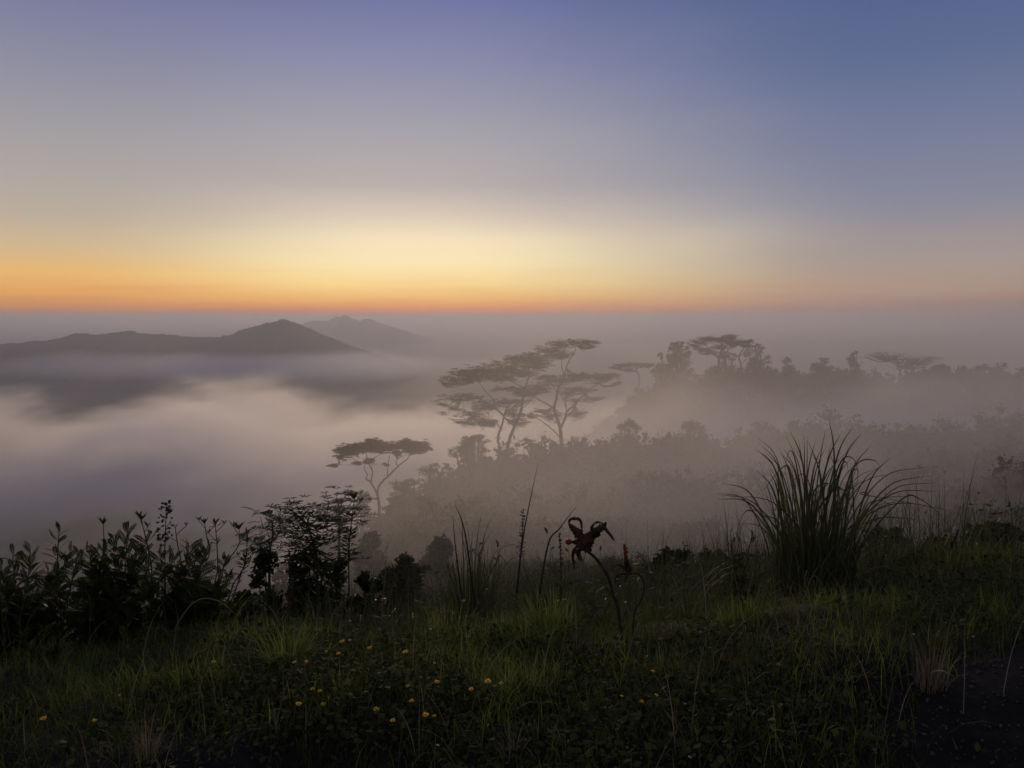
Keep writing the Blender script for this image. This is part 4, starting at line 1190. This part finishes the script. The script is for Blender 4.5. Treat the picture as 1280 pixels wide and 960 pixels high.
# ------------------------------------------------------------------ small flowers in the turf
def make_flower(nm, petal_mat, npet, r, hgt, seed):
    root = empty(nm, (0, 0, 0))
    st = MB(); st.tube(spline([(0, 0, -.03), (.008, 0, hgt * .5), (0, 0, hgt)], 4), .0012, 5)
    o = st.build('stalk', MT['stem'], None, True); o.parent = root
    pm = MB(); r_ = np.random.default_rng(seed)
    a = np.arange(npet) * 2 * np.pi / npet + r_.uniform(-.15, .15, npet)
    ax = np.stack([np.cos(a), np.sin(a), r_.uniform(.15, .55, npet)], -1)
    tilt = np.array([.1, -.3, 1.0])
    M = frames(tilt[None], np.array([[0, 1.0, 0.3]]))[0][:, [0, 2, 1]]
    scatter(pm, np.array(LEAF_V) * np.array([1.35, 1, -.6]), LEAF_F, frames(unit(ax), np.array([[0, 0, 1.0]] * npet)), np.zeros((npet, 3)), r * r_.uniform(.8, 1.1, (npet, 1)))
    V = np.concatenate(pm.v) @ M.T + np.array([0, 0, hgt])
    pm.v = [V]
    o = pm.build('petals', petal_mat); o.parent = root
    cm = MB(); cm.tube([np.array([0, 0, hgt - .002]) + tilt * .001, np.array([0, 0, hgt]) + tilt * .006], [r * .32, r * .2], 8)
    o = cm.build('flower_centre', MT['petal_centre'], None, True); o.parent = root
    return root
def copy_thing(src):
    o = src.copy(); COL.objects.link(o)
    for ch in src.children:
        c = ch.copy(); COL.objects.link(c); c.parent = o
    return o
C3 = lambda x, y: (260 + x / 3.2, 760 + y / 3.2)
yf = make_flower('yellow_flower', MT['petal'], 8, .019, .12, 1)
wf = make_flower('white_flower', MT['pale'], 5, .010, .10, 2)
first = {'y': True, 'w': True}
def plant(kind, px, py, s, label, group):
    src = yf if kind == 'y' else wf
    s *= rng.uniform(.72, .95)
    o = src if first[kind] else copy_thing(src)
    first[kind] = False
    d = ray(px, py); t = np.linspace(.8, 30, 4000); p = EYE + d * t[:, None]
    below = np.nonzero(p[:, 2] < height(p[:, 0], p[:, 1]) + (.12 if kind == 'y' else .10) * s)[0]
    q = p[below[0]] if len(below) else p[-1]
    o.location = (q[0], q[1], hz(q[0], q[1])); o.scale = (s,) * 3
    o.rotation_euler = (0, 0, rng.uniform(-.9, .9))
    tag(o, label, 'flower', group)
for (c, s, lab) in [
    (C3(362, 388), 1.15, 'largest yellow flower, below the bright green grass tuft'),
    (C3(460, 387), .9, 'yellow flower, lower of a close pair right of the largest one'),
    (C3(478, 368), .75, 'yellow flower, upper of a close pair right of the largest one'),
    (C3(418, 325), .75, 'drooping yellow flower, left of two under the bright grass tuft'),
    (C3(447, 335), .75, 'drooping yellow flower, right of two under the bright grass tuft'),
    (C3(347, 218), .85, 'yellow flower, left of two above the bright grass tuft'),
    (C3(393, 216), .85, 'yellow flower, right of two above the bright grass tuft'),
    (C3(475, 174), .7, 'tiny pale yellow flower on the brow above the bright grass tuft'),
    (C3(523, 183), .9, 'yellow flower on the brow below the two farthest flowers'),
    (C3(538, 135), 1.0, 'yellow flower, left of the two farthest on the brow'),
    (C3(567, 130), .8, 'yellow flower, right of the two farthest on the brow'),
    (C3(648, 160), 1.0, 'single yellow flower on the brow left of the low grass tuft'),
    (C3(790, 178), 1.0, 'single yellow flower on the brow at the low grass tuft'),
    (C3(915, 298), .95, 'yellow flower alone in the bright turf mid bank'),
    (C3(1053, 328), .95, 'yellow flower lower left of the large right pair'),
    (C3(1120, 297), 1.15, 'large yellow flower at the right end of the bright turf'),
    (C3(1172, 302), .8, 'small yellow flower just right of the large right one'),
    (C3(800, 315), .8, 'dull yellow flower above another in the brown turf patch'),
    (C3(815, 373), .9, 'yellow flower under the dull one in the brown turf patch'),
    (C3(672, 407), .95, 'two-lobed yellow flower in dark turf at bottom centre left'),
    (C3(740, 455), .9, 'lowest yellow flower in the dark turf'),
    (C3(870, 432), 1.0, 'yellow flower right of the lowest one in the dark turf'),
    (C3(906, 434), .6, 'tiny yellow flower close beside another in the dark turf'),
    (C3(22, 217), .8, 'yellow flower alone left of the dark spike'),
    ((118, 901), .8, 'yellow flower in the shade at lower left'),
    ((55, 899), .9, 'pale yellow flower near the lower left corner'),
    ((150, 869), .6, 'small yellow flower under the middle leafy shrub'),
    ((816, 840), .7, 'dim yellow flower alone right of centre on dark bank'),
    ((820, 870), .75, 'dim yellow flower, upper of three in the dark right of centre'),
    ((802, 878), .65, 'dim yellow flower, lowest of three in the dark right of centre'),
    ((777, 871), .6, 'dim yellow flower, leftmost of three in the dark right of centre')]:
    plant('y', c[0], c[1], s, lab, 'yellow flowers in the turf')
for (c, s, lab) in [
    ((321, 813), .9, 'white flower left of the bright green grass tuft'),
    ((538, 787), 1.1, 'white flower on the brow at the low grass tuft edge'),
    ((543, 829), 1.0, 'white flower in the turf right of the brow'),
    ((502, 834), .8, 'white flower in dark hollow of the turf'),
    ((473, 774), 1.0, 'upright white bloom in the long grass on the brow'),
    ((856, 881), .9, 'white flower alone on the dark bank right of centre'),
    ((547, 932), .9, 'white flower near the bottom middle'),
    ((1142, 793), .9, 'white flower in the dark at right, left of others'),
    ((1182, 779), .7, 'white flower, upper in the dark right'),
    ((1216, 797), .8, 'white flower, rightmost in the dark right'),
    ((862, 948), 1.0, 'white flower at the bottom right of centre')]:
    plant('w', c[0], c[1], s, lab, 'white flowers in the turf')
